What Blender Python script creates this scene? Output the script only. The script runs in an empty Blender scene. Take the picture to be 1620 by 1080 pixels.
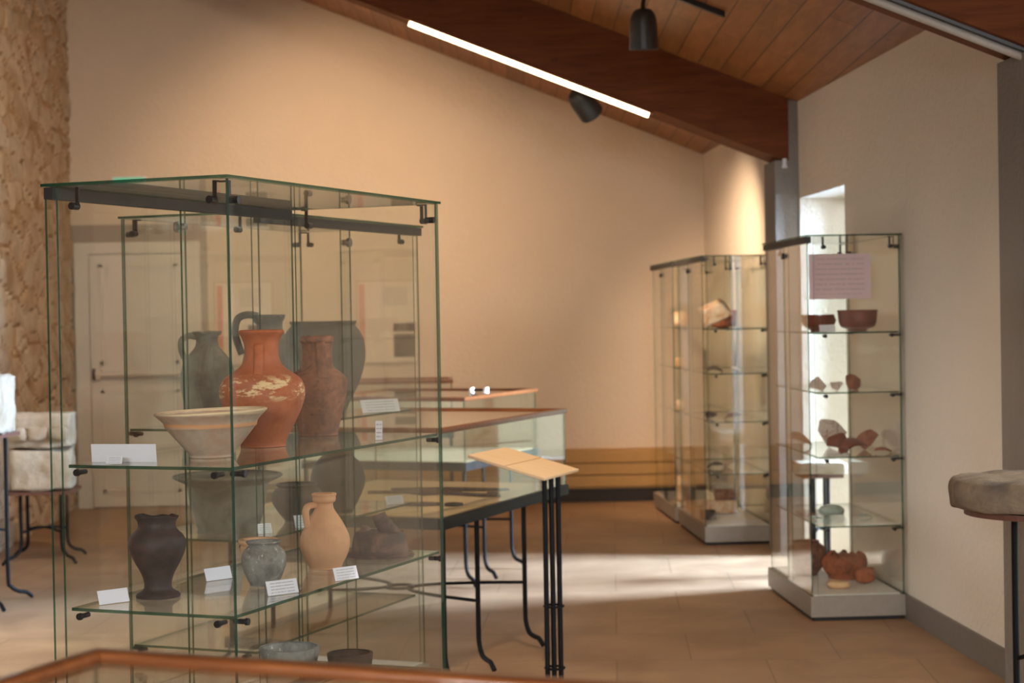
import bpy, bmesh, math, random
from mathutils import Vector, Matrix, noise
R = math.radians
PI = math.pi
S = bpy.context.scene
COL = S.collection

# ------------------------------------------------------------------ helpers
def lin(c):
    c = c / 255.0
    return c / 12.92 if c <= 0.04045 else ((c + 0.055) / 1.055) ** 2.4
def rgb(r, g, b):
    return (lin(r), lin(g), lin(b), 1.0)

def obj(name, bm, mats, parent=None, smooth=False, sharp=40):
    me = bpy.data.meshes.new(name)
    bmesh.ops.recalc_face_normals(bm, faces=bm.faces)
    bm.to_mesh(me); bm.free()
    if not isinstance(mats, (list, tuple)):
        mats = [mats]
    for m in mats:
        me.materials.append(m)
    if smooth:
        me.polygons.foreach_set('use_smooth', [True] * len(me.polygons))
        if sharp:
            try:
                me.set_sharp_from_angle(angle=R(sharp))
            except Exception:
                pass
    o = bpy.data.objects.new(name, me)
    COL.objects.link(o)
    if parent:
        o.parent = parent
    return o

def tag(o, label, cat, group=None, kind=None):
    o['label'] = label; o['category'] = cat
    if group: o['group'] = group
    if kind: o['kind'] = kind
    return o

def thing(name, label, cat, loc=(0, 0, 0), rz=0.0, group=None):
    o = bpy.data.objects.new(name, None)
    COL.objects.link(o)
    o.empty_display_size = 0.05
    o.location = loc; o.rotation_euler = (0, 0, rz)
    return tag(o, label, cat, group)

def struct(name, bm, mats, parent=None, smooth=False):
    o = obj(name, bm, mats, parent, smooth)
    if parent is None:
        o['kind'] = 'structure'
    return o

def box(bm, lo, hi, mat=0, M=None):
    vs = [Vector((x, y, z)) for z in (lo[2], hi[2]) for y in (lo[1], hi[1]) for x in (lo[0], hi[0])]
    if M is not None:
        vs = [M @ v for v in vs]
    v = [bm.verts.new(p) for p in vs]
    fs = [(0, 2, 3, 1), (4, 5, 7, 6), (0, 1, 5, 4), (1, 3, 7, 5), (3, 2, 6, 7), (2, 0, 4, 6)]
    out = []
    for f in fs:
        k = bm.faces.new([v[i] for i in f]); k.material_index = mat; out.append(k)
    return out

def hexa(bm, pts, mat=0):
    v = [bm.verts.new(p) for p in pts]
    for f in [(0, 2, 3, 1), (4, 5, 7, 6), (0, 1, 5, 4), (1, 3, 7, 5), (3, 2, 6, 7), (2, 0, 4, 6)]:
        k = bm.faces.new([v[i] for i in f]); k.material_index = mat

def bevel(bm, w, seg=2):
    bmesh.ops.bevel(bm, geom=list(bm.edges), offset=w, segments=seg, affect='EDGES', profile=0.6)

def pane(lo, hi):
    """solid glass sheet: slot 0 on the two big faces, slot 1 on the cut edges"""
    bm = bmesh.new()
    fs = box(bm, lo, hi)
    d = [hi[i] - lo[i] for i in range(3)]
    thin = d.index(min(d))
    for f in fs:
        f.normal_update()
        f.material_index = 0 if abs(f.normal[thin]) > 0.9 else 1
    return bm

def cyl(bm, p0, p1, r0, r1=None, seg=16, mat=0, caps=True):
    if r1 is None: r1 = r0
    p0 = Vector(p0); p1 = Vector(p1); d = (p1 - p0).normalized()
    a = d.orthogonal().normalized(); b = d.cross(a)
    A = []; B = []
    for i in range(seg):
        t = 2 * PI * i / seg
        q = a * math.cos(t) + b * math.sin(t)
        A.append(bm.verts.new(p0 + q * r0)); B.append(bm.verts.new(p1 + q * r1))
    for i in range(seg):
        j = (i + 1) % seg
        f = bm.faces.new((A[i], A[j], B[j], B[i])); f.material_index = mat
    if caps:
        f = bm.faces.new(A[::-1]); f.material_index = mat
        f = bm.faces.new(B); f.material_index = mat

def smooth_path(P, n=6):
    P = [Vector(p) for p in P]
    out = []
    for i in range(len(P) - 1):
        p0 = P[max(i - 1, 0)]; p1 = P[i]; p2 = P[i + 1]; p3 = P[min(i + 2, len(P) - 1)]
        for k in range(n):
            t = k / n
            out.append(0.5 * ((2 * p1) + (p2 - p0) * t + (2 * p0 - 5 * p1 + 4 * p2 - p3) * t * t + (3 * p1 - p0 - 3 * p2 + p3) * t ** 3))
    out.append(P[-1])
    return out

def tube(bm, P, r, seg=10, n=6, flat=1.0, rs=None, up=None, mat=0):
    """swept tube; flat widens it across; rs gives a radius per control point"""
    Q = smooth_path(P, n) if n > 1 else [Vector(p) for p in P]
    m = len(Q)
    rings = []
    prev = None
    for i, p in enumerate(Q):
        d = (Q[min(i + 1, m - 1)] - Q[max(i - 1, 0)]).normalized()
        if up is not None:
            a = Vector(up)
            a = (a - d * a.dot(d)).normalized()
        elif prev is None:
            a = d.orthogonal().normalized()
        else:
            a = (prev - d * prev.dot(d)).normalized()
        prev = a
        b = d.cross(a)
        rr = r
        if rs:
            t = i / (m - 1) * (len(rs) - 1); k = min(int(t), len(rs) - 2)
            rr = rs[k] + (rs[k + 1] - rs[k]) * (t - k)
        ring = []
        for s in range(seg):
            th = 2 * PI * s / seg
            ring.append(bm.verts.new(p + a * math.cos(th) * rr * flat + b * math.sin(th) * rr))
        rings.append(ring)
    for i in range(m - 1):
        for s in range(seg):
            t = (s + 1) % seg
            f = bm.faces.new((rings[i][s], rings[i][t], rings[i + 1][t], rings[i + 1][s])); f.material_index = mat
    f = bm.faces.new(rings[0][::-1]); f.material_index = mat
    f = bm.faces.new(rings[-1]); f.material_index = mat

def lathe(prof, seg=64, wob=0.0, seed=0, tilt=0.0, jag=None, n=4, sub=True, arc=None):
    """prof: (r, z) up the outside and down the inside"""
    bm = bmesh.new()
    P = [Vector((p[0], p[1], 0)) for p in prof]
    Q = smooth_path(P, n) if sub else P
    zmax = max(q.y for q in Q); zmin = min(q.y for q in Q)
    rnd = random.Random(seed)
    ph = [rnd.uniform(0, 6.28) for _ in range(4)]
    rings = []
    for q in Q:
        r = max(q.x, 0.0)
        if r < 1e-4:
            rings.append([bm.verts.new((0, 0, q.y))]); continue
        ring = []
        for s in range(seg):
            th = 2 * PI * s / seg
            h = (q.y - zmin) / max(zmax - zmin, 1e-6)
            k = 1 + wob * (math.sin(2 * th + ph[0]) + 0.5 * math.sin(3 * th + ph[1] + 3 * h) + 0.35 * math.sin(5 * th + ph[2] - 5 * h))
            z = q.y + tilt * math.cos(th + ph[3] * 0) * r * h
            if jag and q.y > jag[0]:
                t = (q.y - jag[0]) / max(zmax - jag[0], 1e-6)
                z -= t * jag[1] * max(0, noise.noise((math.cos(th) * 2.2 + seed, math.sin(th) * 2.2, 0.3)) + jag[2])
            ring.append(bm.verts.new((r * k * math.cos(th), r * k * math.sin(th), z)))
        rings.append(ring)
    for a, b in zip(rings[:-1], rings[1:]):
        if len(a) == 1 and len(b) == 1: continue
        for s in range(seg):
            t = (s + 1) % seg
            if len(a) == 1: bm.faces.new((a[0], b[t], b[s]))
            elif len(b) == 1: bm.faces.new((a[s], a[t], b[0]))
            else: bm.faces.new((a[s], a[t], b[t], b[s]))
    return bm

def sherd(bm, size, curv=0.25, thick=0.008, seed=0, aspect=1.0, M=None, mat=0, nring=5, nseg=22):
    rnd = random.Random(seed)
    k = rnd.randint(5, 7)
    angs = sorted((i + rnd.uniform(-0.3, 0.3)) / k * 2 * PI for i in range(k))
    cor = [Vector((math.cos(a) * rnd.uniform(0.7, 1.1), math.sin(a) * rnd.uniform(0.6, 1.0) * aspect)) for a in angs]
    out = []
    for s in range(nseg):
        t = s / nseg * k; i = int(t) % k; f = t - int(t)
        p = cor[i].lerp(cor[(i + 1) % k], f)
        p *= 1 + 0.05 * noise.noise((s * 0.7, seed * 3.1, 0))
        out.append(p * size)
    def P(p, up):
        z = -curv * (p.x ** 2) / max(size, 1e-5) - 0.4 * curv * p.y ** 2 / max(size, 1e-5) + up
        v = Vector((p.x, p.y, z))
        return M @ v if M is not None else v
    layers = []
    for up in (0, -thick):
        rings = [[bm.verts.new(P(Vector((0, 0)), up))]]
        for j in range(1, nring + 1):
            rings.append([bm.verts.new(P(q * (j / nring), up)) for q in out])
        layers.append(rings)
    for li, rings in enumerate(layers):
        for j in range(nring):
            for s in range(nseg):
                t = (s + 1) % nseg
                if j == 0: f = (rings[0][0], rings[1][s], rings[1][t])
                else: f = (rings[j][s], rings[j + 1][s], rings[j + 1][t], rings[j][t])
                bm.faces.new(f if li == 0 else f[::-1]).material_index = mat
    for s in range(nseg):
        t = (s + 1) % nseg
        bm.faces.new((layers[0][-1][t], layers[0][-1][s], layers[1][-1][s], layers[1][-1][t])).material_index = mat

def rock(dims, amp, seed, cuts=10, freq=6.0, roundness=0.12, taper=0.0):
    bm = bmesh.new()
    bmesh.ops.create_cube(bm, size=1.0)
    bmesh.ops.subdivide_edges(bm, edges=list(bm.edges), cuts=cuts, use_grid_fill=True)
    for v in bm.verts:
        p = v.co.copy()
        q = p.normalized() * 0.62
        p = p.lerp(q, roundness)
        p = Vector((p.x * dims[0], p.y * dims[1], p.z * dims[2]))
        tz = (p.z / dims[2] + 0.5) * taper
        p.x *= 1 - tz; p.y *= 1 - tz
        s = Vector((seed * 7.3, seed * 1.7, seed * 3.9))
        nv = Vector((noise.noise(p * freq + s), noise.noise(p * freq + s + Vector((9, 0, 0))), noise.noise(p * freq + s + Vector((0, 9, 0)))))
        nv2 = noise.noise(p * freq * 3.1 + s)
        v.co = p + nv * amp + p.normalized() * nv2 * amp * 0.5
    zmin = min(v.co.z for v in bm.verts)
    for v in bm.verts:
        v.co.z -= zmin
        if v.co.z < dims[2] * 0.03: v.co.z = 0
    return bm

# ------------------------------------------------------------------ materials
class NT:
    def __init__(s, name):
        s.m = bpy.data.materials.new(name); s.m.use_nodes = True
        s.t = s.m.node_tree; s.t.nodes.clear()
        s.out = s.t.nodes.new('ShaderNodeOutputMaterial')
    def n(s, typ, **kw):
        nd = s.t.nodes.new(typ)
        for k, v in kw.items():
            if k in nd.inputs.keys() if isinstance(k, str) else False:
                nd.inputs[k].default_value = v
            else:
                setattr(nd, k, v)
        return nd
    def l(s, a, b): s.t.links.new(a, b)
    def coord(s, scale=(1, 1, 1), rot=(0, 0, 0), which='Object', loc=(0, 0, 0)):
        c = s.n('ShaderNodeTexCoord'); m = s.n('ShaderNodeMapping')
        m.inputs['Scale'].default_value = scale; m.inputs['Rotation'].default_value = rot; m.inputs['Location'].default_value = loc
        s.l(c.outputs[which], m.inputs['Vector']); return m.outputs['Vector']
    def noise(s, vec, scale, detail=4, rough=0.55, dist=0.0):
        nd = s.n('ShaderNodeTexNoise'); nd.inputs['Scale'].default_value = scale; nd.inputs['Detail'].default_value = detail
        nd.inputs['Roughness'].default_value = rough; nd.inputs['Distortion'].default_value = dist
        s.l(vec, nd.inputs['Vector']); return nd.outputs['Fac']
    def ramp(s, fac, stops, interp='LINEAR'):
        nd = s.n('ShaderNodeValToRGB'); nd.color_ramp.interpolation = interp
        e = nd.color_ramp.elements
        while len(e) < len(stops): e.new(0.5)
        for i, (p, c) in enumerate(stops):
            e[i].position = p; e[i].color = c
        s.l(fac, nd.inputs['Fac']); return nd.outputs['Color']
    def mix(s, fac, a, b, mode='MIX'):
        nd = s.n('ShaderNodeMix'); nd.data_type = 'RGBA'; nd.blend_type = mode
        for v, i in ((fac, 0), (a, 6), (b, 7)):
            if hasattr(v, 'is_output'): s.l(v, nd.inputs[i])
            else: nd.inputs[i].default_value = v
        return nd.outputs[2]
    def math(s, op, a, b=None, c=None, clamp=False):
        nd = s.n('ShaderNodeMath'); nd.operation = op; nd.use_clamp = clamp
        for i, v in enumerate((a, b, c)):
            if v is None: continue
            if hasattr(v, 'is_output'): s.l(v, nd.inputs[i])
            else: nd.inputs[i].default_value = v
        return nd.outputs[0]
    def sep(s, vec):
        nd = s.n('ShaderNodeSeparateXYZ'); s.l(vec, nd.inputs[0]); return nd.outputs
    def bump(s, h, strength=0.3, dist=0.01):
        nd = s.n('ShaderNodeBump'); nd.inputs['Strength'].default_value = strength; nd.inputs['Distance'].default_value = dist
        s.l(h, nd.inputs['Height']); return nd.outputs['Normal']
    def bsdf(s, col, rough=0.6, normal=None, metal=0.0, spec=0.5, coat=0.0, emit=None, estr=0.0):
        nd = s.n('ShaderNodeBsdfPrincipled')
        if hasattr(col, 'is_output'): s.l(col, nd.inputs['Base Color'])
        else: nd.inputs['Base Color'].default_value = col
        if hasattr(rough, 'is_output'): s.l(rough, nd.inputs['Roughness'])
        else: nd.inputs['Roughness'].default_value = rough
        nd.inputs['Metallic'].default_value = metal
        nd.inputs['Specular IOR Level'].default_value = spec
        nd.inputs['Coat Weight'].default_value = coat
        if normal is not None: s.l(normal, nd.inputs['Normal'])
        if emit is not None:
            nd.inputs['Emission Color'].default_value = emit; nd.inputs['Emission Strength'].default_value = estr
        s.l(nd.outputs[0], s.out.inputs['Surface']); return s.m

def plain(name, col, rough=0.5, metal=0.0, spec=0.5, nscale=30, var=0.12, emit=None, estr=0):
    t = NT(name); v = t.coord()
    f = t.noise(v, nscale, 3)
    c = t.mix(f, tuple(x * (1 - var) for x in col[:3]) + (1,), tuple(min(1, x * (1 + var)) for x in col[:3]) + (1,))
    return t.bsdf(c, rough, None, metal, spec, emit=emit, estr=estr)

def glass_mat(name, tint, f0=0.045, rough=0.0):
    t = NT(name)
    tr = t.n('ShaderNodeBsdfTransparent'); tr.inputs[0].default_value = tint
    gl = t.n('ShaderNodeBsdfGlossy'); gl.inputs['Roughness'].default_value = rough; gl.inputs[0].default_value = (1, 1, 1, 1)
    lw = t.n('ShaderNodeLayerWeight'); lw.inputs['Blend'].default_value = 0.5
    p = t.math('POWER', lw.outputs['Facing'], 5.0)
    f = t.math('MULTIPLY_ADD', p, 1 - f0, f0, clamp=True)
    mx = t.n('ShaderNodeMixShader')
    t.l(f, mx.inputs[0]); t.l(tr.outputs[0], mx.inputs[1]); t.l(gl.outputs[0], mx.inputs[2])
    t.l(mx.outputs[0], t.out.inputs['Surface'])
    return t.m

def pottery(name, a, b, c=None, scale=9, rough=0.75, bump=0.25, speck=None, band=None, spec=0.3):
    """a/b mottled by noise, c in larger patches, speck: (colour, threshold), band: list of (z0,z1,colour,soft)"""
    t = NT(name); v = t.coord()
    f1 = t.noise(v, scale * 4, 6, 0.68)
    col = t.mix(t.math('MULTIPLY_ADD', f1, 2.6, -0.8, clamp=True), a, b)
    if c:
        f2 = t.noise(v, scale * 2.0, 4, 0.6, 0.6)
        col = t.mix(t.math('MULTIPLY_ADD', f2, 4.5, -2.1, clamp=True), col, c)
    if band:
        z = t.sep(v)[2]
        for z0, z1, cc, soft in band:
            wob = t.math('MULTIPLY_ADD', f1, soft * 2, -soft)
            zz = t.math('ADD', z, wob)
            m1 = t.math('DIVIDE', t.math('SUBTRACT', zz, z0), soft, clamp=True)
            m2 = t.math('DIVIDE', t.math('SUBTRACT', z1, zz), soft, clamp=True)
            col = t.mix(t.math('MULTIPLY', m1, m2), col, cc)
    if speck:
        vv = t.coord(speck[2] if len(speck) > 2 else (1, 1, 1))
        f3 = t.noise(vv, scale * (3.0 if len(speck) > 3 else 7.0), 5, 0.7)
        m = t.math('MULTIPLY_ADD', f3, 14, -14 * speck[1], clamp=True)
        if len(speck) > 3:
            z = t.sep(v)[2]
            z0, z1, soft = speck[3]
            m1 = t.math('DIVIDE', t.math('SUBTRACT', z, z0), soft, clamp=True)
            m2 = t.math('DIVIDE', t.math('SUBTRACT', z1, z), soft, clamp=True)
            m = t.math('MULTIPLY', m, t.math('MULTIPLY', m1, m2))
        col = t.mix(m, col, speck[0])
    h = t.math('ADD', t.noise(v, scale * 12, 5), t.math('MULTIPLY', t.noise(t.coord((1, 1, 12)), scale * 1.6, 2), 0.7))
    return t.bsdf(col, rough, t.bump(h, bump, 0.004), spec=spec)

def plaster(name, col, var=0.06):
    t = NT(name); v = t.coord()
    f = t.noise(v, 1.6, 3)
    c = t.mix(f, tuple(x * (1 - var) for x in col[:3]) + (1,), tuple(x * (1 + var) for x in col[:3]) + (1,))
    h = t.math('ADD', t.noise(v, 26, 4, 0.6, 0.3), t.math('MULTIPLY', t.noise(t.coord((1, 1, 0.5)), 70, 2), 0.4))
    return t.bsdf(c, 0.9, t.bump(h, 0.55, 0.012), spec=0.15)

def wood(name, a, b, dirscale=(1, 12, 12), scale=3.0, rough=0.45, knots=True, coat=0.0, spec=0.4):
    t = NT(name); v = t.coord(dirscale)
    f = t.noise(v, scale, 5, 0.6, 0.4)
    col = t.mix(t.math('MULTIPLY_ADD', f, 2.4, -0.7, clamp=True), a, b)
    if knots:
        w = t.n('ShaderNodeTexVoronoi'); w.inputs['Scale'].default_value = 1.0; w.feature = 'F1'
        t.l(t.coord((2.2 if dirscale[0] <= 1 else 4, 4, 4)), w.inputs['Vector'])
        m = t.math('SUBTRACT', 1.0, t.math('MULTIPLY', w.outputs['Distance'], 11), clamp=True)
        col = t.mix(m, col, tuple(x * 0.25 for x in a[:3]) + (1,))
    return t.bsdf(col, rough, t.bump(f, 0.12, 0.004), spec=spec, coat=coat)

def paper(name, col, lines=0, lh=0.006, margin=0.12, ink=(0.16, 0.16, 0.2, 1), size=(0.06, 0.03), amount=0.75):
    """white card; the print is a few rows of small dark marks on local XZ"""
    t = NT(name); v = t.coord()
    if not lines:
        return plain(name + ' sheet', col, 0.8, var=0.03)
    x, y, z = t.sep(v)
    row = t.math('DIVIDE', z, lh)
    fr = t.math('FRACT', t.math('ADD', row, 100.0))
    m = t.math('MULTIPLY', t.math('GREATER_THAN', fr, 0.30), t.math('LESS_THAN', fr, 0.62))
    cell = t.n('ShaderNodeCombineXYZ')
    t.l(t.math('DIVIDE', x, lh * 0.5), cell.inputs[0]); t.l(t.math('MULTIPLY', t.math('FLOOR', t.math('ADD', row, 100.0)), 7.31), cell.inputs[2])
    nz = t.noise(cell.outputs[0], 1.0, 1)
    m = t.math('MULTIPLY', m, t.math('GREATER_THAN', nz, 0.42))
    m = t.math('MULTIPLY', m, t.math('LESS_THAN', t.math('ABSOLUTE', x), size[0] * (0.5 - margin)))
    m = t.math('MULTIPLY', m, t.math('LESS_THAN', t.math('ABSOLUTE', z), size[1] * (0.5 - margin)))
    c = t.mix(t.math('MULTIPLY', m, amount), col, ink)
    return t.bsdf(c, 0.75, spec=0.2)

M = {}
M['glass'] = glass_mat('clear greenish glass', (0.984, 0.992, 0.982, 1), 0.042)
M['edge'] = plain('green glass cut edge', rgb(20, 44, 36), 0.25, spec=0.5, var=0.35, nscale=8)
M['edge2'] = plain('pale green glass cut edge', rgb(40, 66, 54), 0.25, spec=0.5, var=0.25, nscale=8)
def edge_mat(name, col, tint, a):
    t = NT(name)
    tr = t.n('ShaderNodeBsdfTransparent'); tr.inputs[0].default_value = tint
    pb = t.n('ShaderNodeBsdfPrincipled'); pb.inputs['Base Color'].default_value = col; pb.inputs['Roughness'].default_value = .2
    mx = t.n('ShaderNodeMixShader'); mx.inputs[0].default_value = a
    t.l(tr.outputs[0], mx.inputs[1]); t.l(pb.outputs[0], mx.inputs[2]); t.l(mx.outputs[0], t.out.inputs['Surface'])
    return t.m
M['edge'] = edge_mat('green glass cut edge', rgb(18, 66, 50), (.30, .50, .40, 1), .6)
M['edge2'] = edge_mat('green glass cut edge far', rgb(30, 66, 52), (.45, .6, .5, 1), .5)
M['black'] = plain('black fitting', rgb(34, 30, 30), 0.35, spec=0.5)
M['rail'] = plain('grey brown metal rail', rgb(42, 39, 38), 0.6)
M['chrome'] = plain('chrome lock', (0.75, 0.76, 0.78, 1), 0.15, metal=1.0, var=0.04)
M['plinth'] = plain('grey beige lacquered plinth', rgb(152, 142, 130), 0.5)
M['recess'] = plain('dark plinth recess', rgb(40, 34, 32), 0.7)
M['casefloor'] = plain('white case floor', rgb(225, 220, 212), 0.4)
M['iron'] = plain('black wrought iron', rgb(22, 21, 22), 0.55, spec=0.15)
M['steel'] = plain('dark steel frame', rgb(20, 20, 22), 0.5, spec=0.25)
M['rim'] = wood('varnished rim wood', rgb(112, 62, 32), rgb(148, 88, 48), (1.5, 10, 10), 4, 0.28, knots=False, coat=0.3)
M['sand'] = plain('sand coloured lining', rgb(206, 172, 124), 0.9, nscale=160, var=0.2)
M['wall'] = plaster('cream plaster', rgb(216, 200, 180))
M['wallright'] = plaster('cream plaster side', rgb(228, 217, 203))
M['grey'] = plaster('grey render', rgb(140, 132, 126), 0.15)
M['lintel'] = plain('painted door wood', rgb(212, 206, 198), 0.6, nscale=6, var=0.06)
M['doorwall'] = plain('painted surround', rgb(160, 148, 138), 0.7, nscale=5, var=0.06)
M['base'] = plain('grey brown baseboard', rgb(120, 110, 102), 0.6)
M['darkbase'] = plain('dark baseboard', rgb(62, 48, 42), 0.6)
M['card'] = paper('printed card', rgb(232, 232, 240), 3, 0.0075, 0.10, size=(0.085, 0.036))
M['white'] = plain('white card', rgb(232, 231, 238), 0.7, var=0.03)
M['steelgrey'] = plain('grey lamp housing', rgb(92, 92, 94), 0.45, metal=0.2)
M['lampblack'] = plain('dark lamp housing', rgb(58, 55, 54), 0.4, spec=0.5)
M['tubeon'] = plain('lit warm tube', (1, 0.86, 0.58, 1), 0.5, emit=(1, 0.80, 0.48, 1), estr=9.0)
M['tubeoff'] = plain('unlit tube', rgb(176, 166, 156), 0.4)
M['beam'] = wood('laminated beam wood', rgb(92, 48, 24), rgb(122, 66, 34), (1, 10, 10), 3.0, 0.6, spec=0.15)
M['bulb'] = plain('lit lamp front', (1, 0.9, 0.7, 1), 0.5, emit=(1, 0.78, 0.5, 1), estr=3.0)
M['radiator'] = plain('ochre slatted wood', rgb(176, 134, 72), 0.5, nscale=12, var=0.1)

# stone tile floor
t = NT('sandstone floor tiles'); v = t.coord((1, 1, 1), (0, 0, R(3.2)))
br = t.n('ShaderNodeTexBrick'); br.offset = 0.5; br.inputs['Scale'].default_value = 1.0
br.inputs['Brick Width'].default_value = 0.62; br.inputs['Row Height'].default_value = 0.62
br.inputs['Mortar Size'].default_value = 0.004; br.inputs['Mortar Smooth'].default_value = 0.3
br.inputs['Color1'].default_value = (0.44, 0.44, 0.44, 1); br.inputs['Color2'].default_value = (0.56, 0.56, 0.56, 1); br.inputs['Mortar'].default_value = (0.25, 0.25, 0.25, 1)
t.l(v, br.inputs['Vector'])
f = t.noise(v, 2.2, 5, 0.6, 0.5)
c = t.mix(t.math('MULTIPLY_ADD', f, 2.4, -0.7, clamp=True), rgb(136, 106, 80), rgb(170, 138, 106))
c = t.mix(0.4, c, br.outputs['Color'], 'OVERLAY')
c = t.mix(t.math('MULTIPLY', br.outputs['Fac'], 0.35), c, rgb(110, 88, 70))
M['floor'] = t.bsdf(c, t.math('MULTIPLY_ADD', f, 0.2, 0.42), t.bump(t.math('ADD', t.math('MULTIPLY', t.noise(v, 40, 4), 0.4), t.math('MULTIPLY', br.outputs['Fac'], -0.6)), 0.2, 0.004), spec=0.4)

# ceiling boards run the length of the room
t = NT('pine ceiling boards'); v = t.coord()
br = t.n('ShaderNodeTexBrick'); br.offset = 0.37; br.offset_frequency = 2
br.inputs['Brick Width'].default_value = 1.9; br.inputs['Row Height'].default_value = 0.125
br.inputs['Mortar Size'].default_value = 0.0035; br.inputs['Scale'].default_value = 1.0
br.inputs['Color1'].default_value = (0.36, 0.36, 0.36, 1); br.inputs['Color2'].default_value = (0.64, 0.64, 0.64, 1); br.inputs['Mortar'].default_value = (0.1, 0.1, 0.1, 1)
t.l(t.coord((1, 1, 1), (0, 0, R(90))), br.inputs['Vector'])
f = t.noise(t.coord((9, 1, 9)), 3.0, 5, 0.6, 0.4)
c = t.mix(t.math('MULTIPLY_ADD', f, 2.2, -0.6, clamp=True), rgb(128, 76, 40), rgb(164, 106, 62))
c = t.mix(0.7, c, br.outputs['Color'], 'OVERLAY')
w = t.n('ShaderNodeTexVoronoi'); w.inputs['Scale'].default_value = 1.0; t.l(t.coord((4.2, 1.9, 4)), w.inputs['Vector'])
km = t.math('SUBTRACT', 1.0, t.math('MULTIPLY', w.outputs['Distance'], 9), clamp=True)
c = t.mix(km, c, rgb(60, 30, 14))
c = t.mix(t.math('MULTIPLY', br.outputs['Fac'], 0.55), c, rgb(50, 28, 16))
M['boards'] = t.bsdf(c, 0.42, t.bump(t.math('MULTIPLY', br.outputs['Fac'], -1.0), 0.4, 0.004), spec=0.45)

# rubble stone
def stone(name, a, b, c, scale=5, bump=0.6):
    t = NT(name); v = t.coord()
    scale *= 2.5
    f = t.noise(v, scale, 7, 0.68, 0.3)
    col = t.mix(t.math('MULTIPLY_ADD', f, 2.4, -0.7, clamp=True), a, b)
    f2 = t.noise(v, scale * 0.35, 3, 0.5, 0.4)
    col = t.mix(t.math('MULTIPLY_ADD', f2, 4, -1.9, clamp=True), col, c)
    h = t.math('ADD', t.noise(v, scale * 5, 6, 0.65), t.math('MULTIPLY', t.noise(v, scale * 18, 3), 0.35))
    return t.bsdf(col, 0.92, t.bump(h, bump, 0.02), spec=0.15)
M['rubble'] = stone('rubble limestone', rgb(216, 192, 162), rgb(238, 222, 198), rgb(194, 162, 128), 4, 1.0)
M['rubble_pale'] = stone('pale rubble limestone', rgb(214, 192, 164), rgb(240, 224, 202), rgb(198, 170, 138), 5, 1.0)
M['rubble_tan'] = stone('tan rubble limestone', rgb(204, 176, 144), rgb(226, 202, 170), rgb(186, 154, 120), 5, 1.0)
M['mortar'] = stone('lime mortar', rgb(180, 148, 114), rgb(200, 170, 136), rgb(160, 128, 96), 8)
M['limestone'] = stone('carved limestone', rgb(188, 172, 150), rgb(222, 208, 188), rgb(170, 146, 116), 6)
M['millstone'] = stone('grey millstone', rgb(134, 116, 98), rgb(166, 146, 122), rgb(112, 100, 92), 9)
M['brownplate'] = plain('rust brown plate', rgb(104, 64, 48), 0.6)

# pottery
M['orange'] = pottery('orange slip clay', rgb(168, 92, 58), rgb(196, 118, 78), rgb(180, 112, 88), 5, 0.7, 0.2,
                      speck=(rgb(236, 206, 158), 0.53, (1, 1, 2.6), (0.125, 0.205, 0.02)))
M['palebowl'] = pottery('pale buff clay', rgb(176, 156, 138), rgb(206, 186, 164), rgb(196, 160, 136), 7, 0.8, 0.15,
                        speck=(rgb(150, 112, 90), 0.70), band=[(0.078, 0.094, rgb(216, 158, 112), 0.006), (0.112, 0.2, rgb(232, 208, 172), 0.004)])
M['brownred'] = pottery('smoked red clay', rgb(122, 82, 66), rgb(170, 120, 94), rgb(98, 74, 68), 8, 0.8, 0.3, speck=(rgb(92, 68, 62), 0.6))
M['greyclay'] = pottery('grey clay', rgb(112, 110, 102), rgb(138, 135, 125), rgb(92, 90, 84), 6, 0.75, 0.2)
M['greydark'] = pottery('dark grey clay', rgb(104, 102, 98), rgb(124, 121, 115), rgb(86, 84, 82), 5, 0.7, 0.15)
M['basin'] = pottery('grey basin clay', rgb(104, 103, 95), rgb(134, 131, 120), rgb(78, 77, 72), 6, 0.85, 0.3)
M['blackclay'] = pottery('black burnished clay', rgb(48, 42, 42), rgb(68, 60, 58), rgb(74, 54, 54), 7, 0.6, 0.3, speck=(rgb(34, 30, 30), 0.6))
M['brownblack'] = pottery('brown black clay', rgb(58, 50, 46), rgb(82, 72, 64), rgb(46, 42, 40), 7, 0.75, 0.25)
M['greywhite'] = pottery('ash grey clay', rgb(124, 122, 116), rgb(160, 156, 148), rgb(104, 102, 98), 10, 0.7, 0.25, speck=(rgb(205, 200, 190), 0.6, (1, 1, 0.6)))
M['peach'] = pottery('peach clay', rgb(196, 146, 108), rgb(216, 168, 128), rgb(206, 154, 116), 6, 0.8, 0.12)
M['buff'] = pottery('buff orange clay', rgb(222, 178, 132), rgb(236, 196, 152), rgb(210, 160, 118), 8, 0.8, 0.2)
M['burnt'] = pottery('burnt grey brown clay', rgb(56, 46, 44), rgb(84, 70, 66), rgb(124, 98, 88), 9, 0.85, 0.4, speck=(rgb(160, 132, 114), 0.66))
M['samian'] = pottery('glossy red slip', rgb(108, 48, 32), rgb(128, 62, 42), None, 9, 0.38, 0.08, spec=0.5)
M['samianbreak'] = pottery('red sherd clay', rgb(134, 70, 50), rgb(164, 100, 74), rgb(104, 52, 38), 12, 0.6, 0.2)
M['sherdpink'] = pottery('pale pinkish clay', rgb(206, 182, 164), rgb(226, 208, 194), rgb(150, 94, 72), 14, 0.8, 0.2)
M['tile'] = pottery('pale terracotta tile', rgb(236, 200, 164), rgb(246, 224, 196), rgb(226, 170, 122), 10, 0.85, 0.3)
M['brick'] = pottery('fired brick clay', rgb(154, 84, 54), rgb(180, 108, 74), rgb(120, 70, 50), 10, 0.85, 0.3)
M['greensherd'] = pottery('pale green glass fragment', rgb(150, 168, 156), rgb(180, 198, 186), None, 10, 0.25, 0.05, spec=0.6)
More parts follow.
